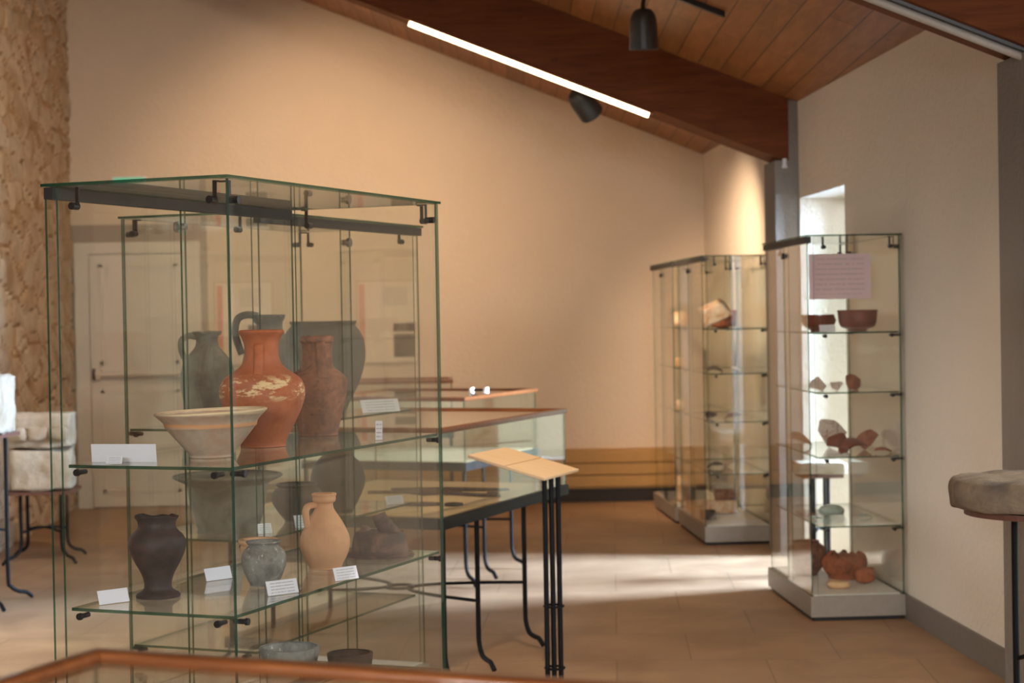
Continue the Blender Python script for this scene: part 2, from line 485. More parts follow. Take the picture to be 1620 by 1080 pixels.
M['darksherd'] = pottery('dark sherd', rgb(82, 70, 62), rgb(116, 98, 84), rgb(96, 78, 66), 14, 0.8, 0.2)
M['rust'] = pottery('rusted iron', rgb(70, 48, 40), rgb(98, 66, 50), rgb(54, 42, 40), 20, 0.85, 0.4)

# ------------------------------------------------------------------ the room
def xw(y): return 2.2975 - 0.056 * y           # inner face of the right wall
def xl(y): return -2.672 - 0.056 * y           # inner face of the left wall
SL = 0.403
def ceil(x, y): return 2.68 + SL * (xw(y) - x)
YB, YR = 13.93, -3.2
OPEN = [(9.42, 10.50), (5.12, 6.18), (0.82, 1.88)]
DOORH = 2.108

bm = bmesh.new()
hexa(bm, [(xl(YR) - .4, YR - .3, -.1), (xw(YR) + .45, YR - .3, -.1), (xl(YB) - .4, YB + .3, -.1), (xw(YB) + .45, YB + .3, -.1),
          (xl(YR) - .4, YR - .3, 0), (xw(YR) + .45, YR - .3, 0), (xl(YB) - .4, YB + .3, 0), (xw(YB) + .45, YB + .3, 0)])
struct('floor', bm, M['floor'])

bm = bmesh.new()
def cpt(x, y, dz): return (x, y, ceil(x, y) + dz)
hexa(bm, [cpt(xl(YR) - .4, YR - .3, 0), cpt(xw(YR) + .42, YR - .3, 0), cpt(xl(YB) - .4, YB + .3, 0), cpt(xw(YB) + .42, YB + .3, 0),
          cpt(xl(YR) - .4, YR - .3, .25), cpt(xw(YR) + .42, YR - .3, .25), cpt(xl(YB) - .4, YB + .3, .25), cpt(xw(YB) + .42, YB + .3, .25)])
struct('ceiling', bm, M['boards'])

def xwall(name, y0, y1, mat):
    bm = bmesh.new()
    pts = []
    for zz in (0, 1):
        for y in (y0, y1):
            for x in (xl(y) - (.0 if True else 0), xw(y) + .0):
                pts.append((x, y, ceil(x, y) + .02 if zz else 0))
    hexa(bm, pts)
    return struct(name, bm, mat)
xwall('wall_back', YB, YB + .3, M['wall'])
bm = bmesh.new()
ROPEN = [(-2.1, -.7), (.5, 1.9)]
RZ = (.5, 2.6)
def rseg(x0, x1, z0, z1):
    t0 = ceil(x0, YR) + .02 if z1 is None else z1; t1 = ceil(x1, YR) + .02 if z1 is None else z1
    hexa(bm, [(x0, YR - .3, z0), (x1, YR - .3, z0), (x0, YR, z0), (x1, YR, z0), (x0, YR - .3, t0), (x1, YR - .3, t1), (x0, YR, t0), (x1, YR, t1)])
rseg(xl(YR) - .3, ROPEN[0][0], 0, None); rseg(ROPEN[0][1], ROPEN[1][0], 0, None); rseg(ROPEN[1][1], xw(YR) + .01, 0, None)
for a_, b_ in ROPEN: rseg(a_, b_, 0, RZ[0]); rseg(a_, b_, RZ[1], None)
struct('wall_rear', bm, M['wall'])
for k, (a_, b_) in enumerate(ROPEN):
    bm = bmesh.new()
    for x0, x1, z0, z1 in ((a_, a_ + .06, RZ[0], RZ[1]), (b_ - .06, b_, RZ[0], RZ[1]), (a_ + .06, b_ - .06, RZ[0], RZ[0] + .06), (a_ + .06, b_ - .06, RZ[1] - .06, RZ[1]), ((a_ + b_) / 2 - .03, (a_ + b_) / 2 + .03, RZ[0] + .06, RZ[1] - .06)):
        box(bm, (x0, YR - .25, z0), (x1, YR - .18, z1))
    w = struct('window_%d' % (k + 6), bm, M['lintel'])
    bm = bmesh.new(); box(bm, (a_ + .06, YR - .22, RZ[0] + .06), (b_ - .06, YR - .212, RZ[1] - .06))
    obj('pane', bm, M['glass'], w)

bm = bmesh.new()
TW = 0.40
def wseg(y0, y1, z0, z1):
    hexa(bm, [(xw(y0), y0, z0), (xw(y0) + TW, y0, z0), (xw(y1), y1, z0), (xw(y1) + TW, y1, z0),
              (xw(y0), y0, z1), (xw(y0) + TW, y0, z1), (xw(y1), y1, z1), (xw(y1) + TW, y1, z1)])
ys = [YR - .3]
for a, b in sorted(OPEN): ys += [a, b]
ys.append(YB + .3)
for i in range(0, len(ys), 2): wseg(ys[i], ys[i + 1], 0, 2.70)
for a, b in OPEN: wseg(a, b, DOORH, 2.70)
struct('wall_right', bm, M['wallright'])

# glazed garden doors in the openings, set at the outer face
for k, (a, b) in enumerate(OPEN):
    bm = bmesh.new()
    def fr(y0, y1, z0, z1, d0=TW - .05, d1=TW - .005):
        hexa(bm, [(xw(y0) + d0, y0, z0), (xw(y0) + d1, y0, z0), (xw(y1) + d0, y1, z0), (xw(y1) + d1, y1, z0),
                  (xw(y0) + d0, y0, z1), (xw(y0) + d1, y0, z1), (xw(y1) + d0, y1, z1), (xw(y1) + d1, y1, z1)])
    fr(a, a + .05, 0, DOORH); fr(b - .05, b, 0, DOORH); fr(a + .05, b - .05, DOORH - .05, DOORH); fr(a + .05, b - .05, 0, .06)
    w = struct('window_%d' % (k + 1), bm, M['lintel'])
    bm = bmesh.new()
    fr(a + .05, b - .05, .06, DOORH - .05, TW - .03, TW - .022)
    g = obj('pane', bm, M['glass'], w)

# rubble wall on the left: one mesh of coursed stones over a mortar bed
LOPEN = [(-1.6, -.3), (6.5, 8.3)]
LH = 2.35
bm = bmesh.new()
def lseg(y0, y1, z0, z1):
    hexa(bm, [(xl(y0) - .35, y0, z0), (xl(y0), y0, z0), (xl(y1) - .35, y1, z0), (xl(y1), y1, z0),
              (xl(y0) - .35, y0, z1), (xl(y0), y0, z1), (xl(y1) - .35, y1, z1), (xl(y1), y1, z1)], 1)
lseg(YR - .3, LOPEN[0][0], 0, 5.2); lseg(LOPEN[0][1], LOPEN[1][0], 0, 5.2); lseg(LOPEN[1][1], YB + .3, 0, 5.2)
for a_, b_ in LOPEN: lseg(a_, b_, LH, 5.2)
# irregular rubble face: rounded stones with recessed joints
DY = .026
ny = int((YB - 8.32) / DY); nz = int(5.1 / DY)
def cell(y, z):
    w = Vector((y * 1.3, z * 2.1, 3.0))
    q = Vector((y * 2.7 + .45 * noise.noise(w), z * 6.2 + .45 * noise.noise(w + Vector((7, 0, 0))), 0.5))
    dist, pts = noise.voronoi(q)
    return min(1.0, (dist[1] - dist[0]) / .22), pts[0]
grid = []; ids = []
for a in range(ny + 1):
    row = []; rid = []
    y = YB - (ny - a) * DY
    for b in range(nz + 1):
        z = b * DY
        e_, c_ = cell(y, z)
        k = math.sin(c_.x * 12.9898 + c_.y * 78.233) * 43758.5453; k -= math.floor(k)
        hgt = .008 + (e_ ** .6) * (.016 + .022 * k) + .007 * noise.noise(Vector((y * 14, z * 14, 0)))
        if a == 0: hgt = .001
        row.append(bm.verts.new((xl(y) + hgt, y, z))); rid.append((e_, k))
    grid.append(row); ids.append(rid)
for a in range(ny):
    for b in range(nz):
        f = bm.faces.new((grid[a][b], grid[a + 1][b], grid[a + 1][b + 1], grid[a][b + 1]))
        e_, k = ids[a][b]
        f.material_index = 1 if e_ < .22 else (0 if k < .5 else (2 if k < .82 else 3))
struct('wall_left', bm, [M['rubble'], M['mortar'], M['rubble_pale'], M['rubble_tan']])
for k, (a, b) in enumerate(LOPEN):
    bm = bmesh.new()
    def fl(y0, y1, z0, z1, d0=.25, d1=.31):
        hexa(bm, [(xl(y0) - d1, y0, z0), (xl(y0) - d0, y0, z0), (xl(y1) - d1, y1, z0), (xl(y1) - d0, y1, z0),
                  (xl(y0) - d1, y0, z1), (xl(y0) - d0, y0, z1), (xl(y1) - d1, y1, z1), (xl(y1) - d0, y1, z1)])
    fl(a, a + .06, 0, LH); fl(b - .06, b, 0, LH); fl(a + .06, b - .06, LH - .06, LH); fl(a + .06, b - .06, 0, .08); fl((a + b) / 2 - .03, (a + b) / 2 + .03, .08, LH - .06)
    w = struct('window_%d' % (k + 4), bm, M['lintel'])
    bm = bmesh.new(); fl(a + .06, b - .06, .08, LH - .06, .275, .283)
    obj('pane', bm, M['glass'], w)

# rafters (trim) and pilasters
def rafter(name, y0, y1, xend):
    bm = bmesh.new()
    x0 = -3.0
    def zb(x, y): return 2.33 + .4025 * (1.641 - x) + SL * 0 - .0226 * (y - 10.53)
    hexa(bm, [(x0, y0, zb(x0, y0)), (xend, y0, zb(xend, y0)), (x0, y1, zb(x0, y1)), (xend, y1, zb(xend, y1)),
              (x0, y0, ceil(x0, y0) + .01), (xend, y0, ceil(xend, y0) + .01), (x0, y1, ceil(x0, y1) + .01), (xend, y1, ceil(xend, y1) + .01)])
    o = struct(name, bm, M['beam'])
    return zb
zb1 = rafter('trim_1', 10.53, 10.83, 1.655)
zb2 = rafter('trim_2', 6.22, 6.52, xw(6.4) - .05)
def pilaster(name, y0, y1, proj, mat, beamcut):
    bm = bmesh.new()
    hexa(bm, [(xw(y0) - proj, y0, 0), (xw(y0) + .01, y0, 0), (xw(y1) - proj, y1, 0), (xw(y1) + .01, y1, 0),
              (xw(y0) - proj, y0, beamcut), (xw(y0) + .01, y0, beamcut), (xw(y1) - proj, y1, beamcut), (xw(y1) + .01, y1, beamcut)])
    e = .055
    hexa(bm, [(xw(y0) - e, y0 + .001, beamcut), (xw(y0) + .01, y0 + .001, beamcut), (xw(y1) - e, y1, beamcut), (xw(y1) + .01, y1, beamcut),
              (xw(y0) - e, y0 + .001, 2.69), (xw(y0) + .01, y0 + .001, 2.69), (xw(y1) - e, y1, 2.69), (xw(y1) + .01, y1, 2.69)])
    return struct(name, bm, mat)
pilaster('trim_3', 10.52, 10.84, .14, M['grey'], 2.335)
pilaster('trim_4', 6.20, 6.53, .14, M['grey'], 2.34)

def base_r(name, y0, y1):
    bm = bmesh.new()
    hexa(bm, [(xw(y0) - .015, y0, 0), (xw(y0) + .002, y0, 0), (xw(y1) - .015, y1, 0), (xw(y1) + .002, y1, 0),
              (xw(y0) - .015, y0, .115), (xw(y0) + .002, y0, .115), (xw(y1) - .015, y1, .115), (xw(y1) + .002, y1, .115)])
    return struct(name, bm, M['base'])
base_r('baseboard_right', 6.53, 9.42)
bm = bmesh.new(); box(bm, (-2.3, YB - .02, 0), (1.50, YB + .002, .10))
struct('baseboard_back', bm, M['darkbase'])

# door in the back wall: grey surround, white frame, leaf with mouldings and a rail
bm = bmesh.new()
box(bm, (-3.43, YB - .012, 0), (-2.37, YB + .01, 2.21))
d = struct('door_1', bm, M['doorwall'])
bm = bmesh.new()
box(bm, (-3.40, YB - .055, 0), (-3.29, YB - .010, 2.07)); box(bm, (-2.52, YB - .055, 0), (-2.42, YB - .010, 2.07)); box(bm, (-3.29, YB - .055, 1.98), (-2.52, YB - .010, 2.07))
obj('frame', bm, M['lintel'], d)
bm = bmesh.new()
box(bm, (-3.285, YB - .042, .01), (-2.525, YB - .011, 1.975))
for x0, x1, z0, z1 in ((-3.21, -2.60, .12, .92), (-3.21, -2.60, 1.12, 1.90)):
    w = .025
    box(bm, (x0, YB - .052, z0), (x1, YB - .041, z0 + w)); box(bm, (x0, YB - .052, z1 - w), (x1, YB - .041, z1))
    box(bm, (x0, YB - .052, z0), (x0 + w, YB - .041, z1)); box(bm, (x1 - w, YB - .052, z0), (x1, YB - .041, z1))
lf = obj('leaf', bm, M['lintel'], d)
bm = bmesh.new()
tube(bm, [(-3.24, YB - .09, 1.045), (-2.58, YB - .09, 1.045)], .022, 12, 1)
for x in (-3.22, -2.60): box(bm, (x - .02, YB - .10, 1.01), (x + .02, YB - .04, 1.08))
obj('push_bar', bm, M['lintel'], d)
bm = bmesh.new(); box(bm, (-3.275, YB - .06, 1.00), (-3.25, YB - .04, 1.09)); obj('lock', bm, M['recess'], d)

# ------------------------------------------------------------------ ceiling lamps
def tube_lamp(name, zb, y, x0, x1, lit, label):
    t_ = thing(name, label, 'ceiling lamp', (x1, y, zb(x1, y)), 0, None)
    ang = math.atan(.4025)
    def L(x): return Vector((x - x1, 0, zb(x, y) - zb(x1, y)))
    Lx = L(x0).length
    Mx = Matrix.Rotation(ang, 4, 'Y') @ Matrix.Identity(4)
    bm = bmesh.new(); box(bm, (-Lx - .35, -.03, -.012 if not lit else -.020), (.02, .03, -.001), 0, Mx)
    obj('housing', bm, M['steelgrey'] if not lit else M['beam'], t_)
    bm = bmesh.new()
    zt_ = -.034 if lit else -.0265
    tube(bm, [Mx @ Vector((-Lx, 0, zt_)), Mx @ Vector((0, 0, zt_))], .0145, 14, 1)
    obj('tube', bm, M['tubeon'] if lit else M['tubeoff'], t_, True)
    return t_
tube_lamp('fluorescent_lamp', zb1, 10.56, -.563, .844, True, 'glowing warm tube lamp along the underside of the far wooden rafter')
tube_lamp('fluorescent_lamp', zb2, 6.28, -.4, xw(6.28) - .1, False, 'unlit pale tube lamp under the near rafter at upper right')
# small white sensor at the rafter end
bm = bmesh.new(); cyl(bm, (1.625, 10.515, 2.318), (1.625, 10.515, 2.345), .012); cyl(bm, (1.625, 10.515, 2.290), (1.625, 10.515, 2.318), .018, .010)
tag(obj('sensor', bm, M['white']), 'tiny white sensor under the right end of the far rafter', 'sensor')

def spot_model(label, loc, aim, up_to, bodyr=.072):
    s = thing('spotlight', label, 'spotlight', loc, 0, 'ceiling track spotlights')
    dirv = (Vector(aim) - Vector(loc)).normalized()
    q = Vector((0, 0, -1)).rotation_difference(dirv).to_matrix().to_4x4()
    r = bodyr
    prof = [(0, .10), (r * .55, .092), (r * .86, .06), (r * .97, .01), (r, -.06), (r * 1.03, -.10), (r * .96, -.10), (r * .9, -.02), (0, 0.0)]
    bm = lathe(prof, 32, n=3)
    bmesh.ops.transform(bm, matrix=q, verts=bm.verts)
    obj('housing', bm, M['lampblack'], s, True)
    bm = bmesh.new(); cyl(bm, q @ Vector((0, 0, -.045)), q @ Vector((0, 0, -.040)), r * .85, None, 24)
    obj('lens', bm, M['tubeoff'], s)
    bm = bmesh.new()
    h = up_to - loc[2]
    tube(bm, [q @ Vector((0, 0, .09)), Vector((0.0, 0, h * .6)), Vector((.01, 0, h - .03))], .011, 8, 4)
    obj('stem', bm, M['black'], s)
    bm = bmesh.new(); box(bm, (-.035, -.02, h - .04), (.055, .02, h)); obj('track_adapter', bm, M['black'], s)
    return s
spot_model('dark spotlight hanging from the boarded ceiling in front of the far rafter', (.69, 9.0, 2.885), (.75, 9.5, 0), ceil(.70, 9.0) - .03)
spot_model('dark spotlight hanging behind the far rafter below the lit tube', (.47, 11.2, 2.778), (1.52, 12.3, 1.55), ceil(.48, 11.2) - .03, .078)
def track(label, x0, x1, y):
    bm = bmesh.new()
    pts = []
    for dz in (-.03, 0.0):
        for yy in (y - .018, y + .018):
            for x in (x0, x1): pts.append((x, yy, ceil(x, yy) + dz))
    hexa(bm, pts)
    tag(obj('lamp_track', bm, M['black']), label, 'track', 'ceiling lamp tracks')
track('black lamp track on the ceiling above the front spotlight', -.6, 1.1, 9.0)
track('black lamp track on the ceiling behind the far rafter', -2.2, 1.1, 11.2)

# lit exit box above the door
e = thing('exit_light', 'small green emergency light box above the back door', 'emergency light', (-2.958, YB, 2.515))
bm = bmesh.new(); box(bm, (-.13, -.06, 0), (.13, 0, .062)); obj('housing', bm, M['white'], e)
bm = bmesh.new(); box(bm, (-.12, -.064, .006), (.12, -.060, .056)); obj('lit_panel', bm, plain('green lit panel', rgb(70, 140, 110), .4, emit=rgb(120, 200, 160), estr=.55), e)

# information posters on the back wall
def poster(label, x0, z0, x1, z1):
    t_ = thing('poster', label, 'poster', ((x0 + x1) / 2, YB, z0), 0, 'posters on the back wall')
    w = x1 - x0; h = z1 - z0
    bm = bmesh.new()
    box(bm, (-w / 2, -.012, 0), (w / 2, 0, h), 0)
    box(bm, (-w / 2 - .012, -.014, -.012), (w / 2 + .012, -.001, 0), 4); box(bm, (-w / 2 - .012, -.014, h), (w / 2 + .012, -.001, h + .012), 4)
    box(bm, (-w / 2 - .012, -.014, 0), (-w / 2, -.001, h), 4); box(bm, (w / 2, -.014, 0), (w / 2 + .012, -.001, h), 4)
    box(bm, (-w / 2 + .01, -.013, .02), (-w / 2 + .055, -.012, h - .02), 1)
    box(bm, (w * .5 - .19, -.013, h * .38), (w * .5 - .02, -.012, h * .48), 2)
    box(bm, (w * .5 - .19, -.013, h * .06), (w * .5 - .02, -.012, h * .345), 2)
    box(bm, (-w * .08, -.013, h * .70), (w * .34, -.012, h * .93), 3)
    obj('printed_sheet', bm, [M['pos_white'], M['pos_red'], M['pos_photo'], M['pos_map'], M['pos_frame']], t_)
M['pos_white'] = plain('poster paper', rgb(224, 208, 190), .6, var=.03)
M['pos_red'] = plain('poster red strip', rgb(208, 150, 130), .6, nscale=14, var=.2)
M['pos_photo'] = plain('poster photo', rgb(112, 96, 84), .6, nscale=26, var=.4)
M['pos_map'] = plain('poster drawing', rgb(206, 192, 176), .6, nscale=18, var=.14)
M['pos_frame'] = plain('poster frame', rgb(196, 176, 146), .5)
poster('framed poster with red strip and two dark photos behind the tall jar', -1.20, 1.10, -.735, 1.73)
poster('framed poster near the door, seen past the grey jug', -2.31, 1.10, -1.87, 1.74)

# slatted radiator cover along the back wall
t_ = thing('radiator_cover', 'ochre slatted wooden radiator cover along the foot of the back wall', 'radiator cover', (.3, 13.68, 0))
for k in range(3):
    bm = bmesh.new(); box(bm, (-1.6, 0, .118 + k * .093), (.92, .022, .118 + k * .093 + .084)); bevel(bm, .006)
    obj('slat', bm, M['radiator'], t_)
bm = bmesh.new(); box(bm, (-1.6, .022, .385), (.92, YB - 13.68 - .001, .397)); box(bm, (-1.6, .03, .1), (.92, .05, .385)); box(bm, (.905, .022, .1), (.92, .245, .385))
obj('top_board', bm, M['radiator'], t_)
bm = bmesh.new(); box(bm, (-1.58, .03, 0), (.90, .20, .10)); obj('plinth', bm, M['recess'], t_)

# power outlet by the near pilaster
o_ = thing('power_outlet', 'small beige wall socket low beside the grey pilaster', 'socket', (xw(6.72), 6.72, .20), PI / 2 + .056)
bm = bmesh.new(); box(bm, (-.04, 0, 0), (.04, .012, .09)); bevel(bm, .003); obj('plate', bm, M['lintel'], o_)
bm = bmesh.new(); cyl(bm, (0, .012, .045), (0, .0145, .045), .02); obj('socket', bm, M['darkbase'], o_)

# ------------------------------------------------------------------ glass showcases
TH = .008
def showcase(label, cx, cy, ang, w, l, door, shelves, H=1.80, main=True, base_h=.115):
    s = thing('glass_showcase', label, 'showcase', (cx, cy, 0), ang)
    e = [M['glass'], M['edge'] if main else M['edge2']]
    hw, hl = w / 2, l / 2
    sd = -1 if door == 'L' else 1            # side carrying the doors
    ins = .036
    # plinth
    bm = bmesh.new(); box(bm, (-hw, -hl, .018), (hw, hl, base_h)); bevel(bm, .002, 1); pl = obj('plinth', bm, M['plinth'], s)
    bm = bmesh.new(); box(bm, (-hw + .02, -hl + .02, 0), (hw - .02, hl - .02, .0175)); obj('toe_recess', bm, M['recess'], pl)
    bm = bmesh.new(); box(bm, (-hw + .02, -hl + .02, base_h), (hw - .02, hl - .02, base_h + .006)); obj('floor_panel', bm, M['casefloor'], s)
    zt = H - TH
    z0 = base_h + .001
    # sheets: front and back between the door plane and the fixed side
    xa, xb = (-hw + ins, hw - .002) if sd < 0 else (-hw + .002, hw - ins)
    obj('front_panel', pane((xa, -hl + .004, z0), (xb, -hl + .004 + TH, zt)), e, s)
    obj('back_panel', pane((xa, hl - .004 - TH, z0), (xb, hl - .004, zt)), e, s)
    fx = -sd * (hw - .002)
    obj('side_panel', pane((min(fx, fx + sd * TH), -hl + .004 + TH + .001, z0), (max(fx, fx + sd * TH), hl - .004 - TH - .001, zt)), e, s)
    obj('top_panel', pane((-hw - .004, -hl - .004, zt + .0005), (hw + .004, hl + .004, H)), e, s)
    # two doors meeting in the middle, a little overlapped
    x1 = sd * (hw - .004); x2 = sd * (hw - .018)
    for k, (ya, yb, xo) in enumerate(((-hl + .002, .022, x1), (-.022, hl - .002, x2))):
        dp = obj('door', pane((min(xo, xo - sd * .006), ya, z0 + .002), (max(xo, xo - sd * .006), yb, zt - .03)), e, s)
        if k == 0:
            bm = bmesh.new(); cyl(bm, (xo, .0, zt - .075), (xo + sd * .012, .0, zt - .075), .016, None, 20); cyl(bm, (xo - sd * .006, .0, zt - .075), (xo - sd * .020, .0, zt - .075), .010, None, 14)
            obj('lock', bm, M['chrome'] if main else M['black'], dp, True)
    bm = bmesh.new(); box(bm, (min(sd * (hw - .026), sd * hw), -hl + .004, zt - .030), (max(sd * (hw - .026), sd * hw), hl - .004, zt - .001)); obj('door_rail', bm, M['rail'], s)
    # angle brackets under the top and studs
    def bracket(px, py, nx, ny):
        bm = bmesh.new()
        tx, ty = -ny, nx
        a = .0045
        p = Vector((px, py, 0)); n_ = Vector((nx, ny, 0)); t3 = Vector((tx, ty, 0))
        Mx = Matrix(((t3.x, n_.x, 0, px), (t3.y, n_.y, 0, py), (0, 0, 1, 0), (0, 0, 0, 1)))
        box(bm, (-.005, -.022, zt - .052), (.005, -.018, zt - .002), 0, Mx)
        box(bm, (-.005, -.045, zt - .006), (.005, -.018, zt - .002), 0, Mx)
        cyl(bm, Mx @ Vector((0, -.019, zt - .050)), Mx @ Vector((0, .007, zt - .050)), .0095, None, 16)
        obj('bracket', bm, M['black'], s, True)
    def stud(px, py, nx, ny, z, par):
        bm = bmesh.new()
        p = Vector((px, py, z - TH - .010)); n_ = Vector((nx, ny, 0))
        cyl(bm, p - n_ * .030, p + n_ * .004, .0065, None, 12); cyl(bm, p + n_ * .004, p + n_ * .011, .0095, .0085, 16)
        obj('shelf_stud', bm, M['black'], par, True)
    yf = -hl + .004; yk = hl - .004
    fr0 = xa + .05 if sd < 0 else xa + .045; fr1 = xb - .045 if sd < 0 else xb - .05
    bracket(fr0, yf, 0, -1); bracket(fr1, yf, 0, -1)
    bracket(-sd * (hw - .002), yf + .045, -sd, 0); bracket(-sd * (hw - .002), yk - .045, -sd, 0)
    bracket(fr1, yk, 0, 1); bracket(fr0, yk, 0, 1)
    sx0, sx1 = (-hw + .050, hw - .014) if sd < 0 else (-hw + .014, hw - .050)
    for z in shelves:
        sh = obj('shelf', pane((sx0, -hl + .0145, z - TH), (sx1, hl - .0145, z)), e, s)
        stud(fr0, yf, 0, -1, z, sh); stud(fr1, yf, 0, -1, z, sh)
        stud(-sd * (hw - .002), yf + .045, -sd, 0, z, sh); stud(-sd * (hw - .002), yk - .045, -sd, 0, z, sh)
    return s

Z1, Z2, Z3 = 1.0976, .7393, .381
C1 = ((-.6902, 4.9344), -.3799); C2 = ((-.8145, 6.375), -.380)
CR1 = ((1.5654, 8.783), .059); CR2 = ((1.359, 11.589), .059); CR3 = ((1.281, 12.745), .059)
showcase('large glass showcase of pots in the foreground with doors on its left side', *C1[0], C1[1], .528, 1.243, 'L', [Z1, Z2, Z3])
showcase('glass showcase of grey pots standing directly behind the large foreground showcase', *C2[0], C2[1], .528, 1.243, 'R', [Z1, Z2, Z3])
RS = [1.346, 1.066, .765, .441]
showcase('nearest tall glass showcase by the right wall, with red pottery and a pink notice', *CR1[0], CR1[1], .448, .991, 'L', RS, main=False)
showcase('middle of the three right-hand glass showcases, holding a spotlit pale tile', *CR2[0], CR2[1], .426, 1.075, 'L', RS, main=False)
showcase('rearmost of the three right-hand glass showcases, half hidden next to the back wall', *CR3[0], CR3[1], .426, 1.07, 'L', RS, main=False)

def at(case, a, b, z):
    (cx, cy), ang = case
    return (cx + a * math.cos(ang) - b * math.sin(ang), cy + a * math.sin(ang) + b * math.cos(ang), z)

# ------------------------------------------------------------------ pots of the foreground showcase
def shell(outer, wall=.006, floor=.008):
    """close an outside profile with an inside one"""
    r_in = [(max(r - wall, .002), z) for r, z in outer if z > floor]
    return [(0, outer[0][1])] + list(outer) + [(r, z + (.001 if i == 0 else 0)) for i, (r, z) in enumerate(r_in[::-1])] + [(0, floor)]

def vessel(name, label, cat, loc, outer, mat, rz=0, wall=.006, handles=(), group=None, wob=.006, seed=1, tilt=0., jag=None, body='body', floor=.010, hmat=None, lean=None):
    r_ = thing(name, label, cat, loc, rz, group)
    if lean: r_.rotation_euler = (lean[0], lean[1], rz)
    o = obj(body, lathe(shell(outer, wall, floor), 64, wob, seed, tilt, jag), mat, r_, True, 60)
    for (pts, rad, flat, rs) in handles:
        bm = bmesh.new()
        tube(bm, pts, rad, 12, 8, flat, rs, up=(1, 0, 0) if flat >= 1.9 else None)
        obj('handle', bm, hmat or mat, r_, True, 0)
    return r_

A1 = C1[1]
# wide pale bowl at the near corner
vessel('bowl', 'wide pale buff bowl with an orange band, on the upper shelf at the near corner', 'bowl', at(C1, .030, -.330, Z1),
       [(.052, 0), (.056, .006), (.060, .012), (.086, .042), (.112, .074), (.118, .080), (.121, .092), (.132, .104), (.143, .114), (.1455, .118), (.1435, .121)], M['palebowl'], 0, .0065, tilt=.035, seed=2, wob=.004)
# orange flagon
st = lambda pts: pts
vessel('flagon', 'bright orange flagon with white flaking on its shoulder, upper shelf of the foreground showcase', 'flagon', at(C1, -.022, .03, Z1),
       [(.058, 0), (.062, .006), (.066, .02), (.086, .06), (.106, .10), (.118, .138), (.1185, .162), (.108, .187), (.084, .206), (.062, .222), (.051, .240), (.0475, .262), (.0485, .285), (.054, .303), (.0625, .317), (.0635, .322), (.059, .325)],
       M['orange'], 0, .007, handles=[([(.0, -.047, .284), (.0, -.058, .276), (.0, -.060, .250), (.0, -.068, .226), (.0, -.088, .202)], .0055, 2.4, None)], seed=3, wob=.004)
# smoked reddish jug
vessel('jug', 'dull reddish brown jug with dark smoke stains, behind the orange flagon', 'jug', at(C1, -.085, .475, Z1),
       [(.056, 0), (.060, .006), (.063, .02), (.076, .07), (.087, .12), (.0925, .155), (.090, .172), (.072, .190), (.055, .202), (.0475, .215), (.046, .24), (.046, .268), (.047, .280), (.051, .284), (.051, .296), (.045, .302)],
       M['brownred'], 0, .007, handles=[([(.014, -.044, .282), (.018, -.062, .272), (.020, -.070, .245), (.022, -.074, .215), (.024, -.082, .176)], .0075, 2.0, None)], seed=5, wob=.010, jag=(.288, .016, .0))

# lower shelf
vessel('vase', 'black footed vase at the left of the lower shelf, foreground showcase', 'vase', at(C1, -.095, -.400, Z2),
       [(.050, 0), (.056, .004), (.054, .010), (.041, .018), (.035, .028), (.037, .048), (.046, .070), (.058, .092), (.068, .115), (.073, .138), (.068, .158), (.055, .172), (.048, .182), (.048, .193), (.053, .205), (.0555, .211), (.052, .213)],
       M['blackclay'], .6, .006, seed=7, wob=.014, tilt=-.03, jag=(.200, .010, .1))
vessel('pot', 'small round ash grey pot behind its printed card, lower shelf of the foreground showcase', 'pot', at(C1, .072, -.144, Z2),
       [(.036, 0), (.038, .004), (.047, .022), (.057, .048), (.060, .068), (.056, .088), (.046, .101), (.041, .106), (.043, .112), (.0475, .1165), (.0465, .119), (.043, .118)], M['greywhite'], .2, .005, seed=8, wob=.006)
vessel('bowl', 'pale orange bowl with a thick rim, half hidden behind the small ash grey pot', 'bowl', at(C1, -.119, .16, Z2),
       [(.034, 0), (.036, .006), (.044, .022), (.050, .045), (.052, .058), (.050, .063), (.054, .068), (.057, .074), (.055, .080), (.049, .081)], M['buff'], .4, .006, seed=9, wob=.008)
vessel('flagon', 'peach coloured flagon with one handle and a cracked belly, lower shelf of the foreground showcase', 'flagon', at(C1, .081, .19, Z2),
       [(.044, 0), (.047, .004), (.052, .016), (.064, .038), (.0715, .064), (.070, .090), (.060, .115), (.045, .142), (.031, .163), (.0255, .176), (.0255, .186), (.031, .190), (.0335, .196), (.0335, .205), (.036, .211), (.034, .214), (.030, .213)],
       M['peach'], 0, .006, handles=[([(-.022, -.012, .182), (-.042, -.026, .180), (-.050, -.032, .165), (-.048, -.032, .142), (-.044, -.030, .120)], .0065, 1.7, None)], seed=10, wob=.004)
# broken belly of the peach flagon: a loose piece standing off the wall
# burnt lid with knobs
L_ = thing('lid', 'burnt grey brown clay lid with a leaning knob, right end of the lower shelf', 'lid', at(C1, .115, .474, Z2), -.2)
obj('body', lathe([(0, 0), (.094, 0), (.099, .003), (.098, .008), (.086, .011), (.0845, .015), (.081, .04), (.074, .066), (.066, .072), (.03, .074), (0, .074)], 64, .014, 4, 0, None), M['burnt'], L_, True, 50)
bm = bmesh.new(); tube(bm, [(.034, -.01, .060), (.026, -.012, .084), (.010, -.014, .106), (.002, -.014, .126)], .016, 14, 6, 1.25, [.034, .022, .018, .017]); obj('knob', bm, M['burnt'], L_, True, 60)
bm = bmesh.new(); tube(bm, [(-.046, .01, .06), (-.046, .01, .076), (-.044, .01, .086)], .013, 12, 4, 1.2, [.02, .013, .010]); obj('knob', bm, M['burnt'], L_, True, 60)

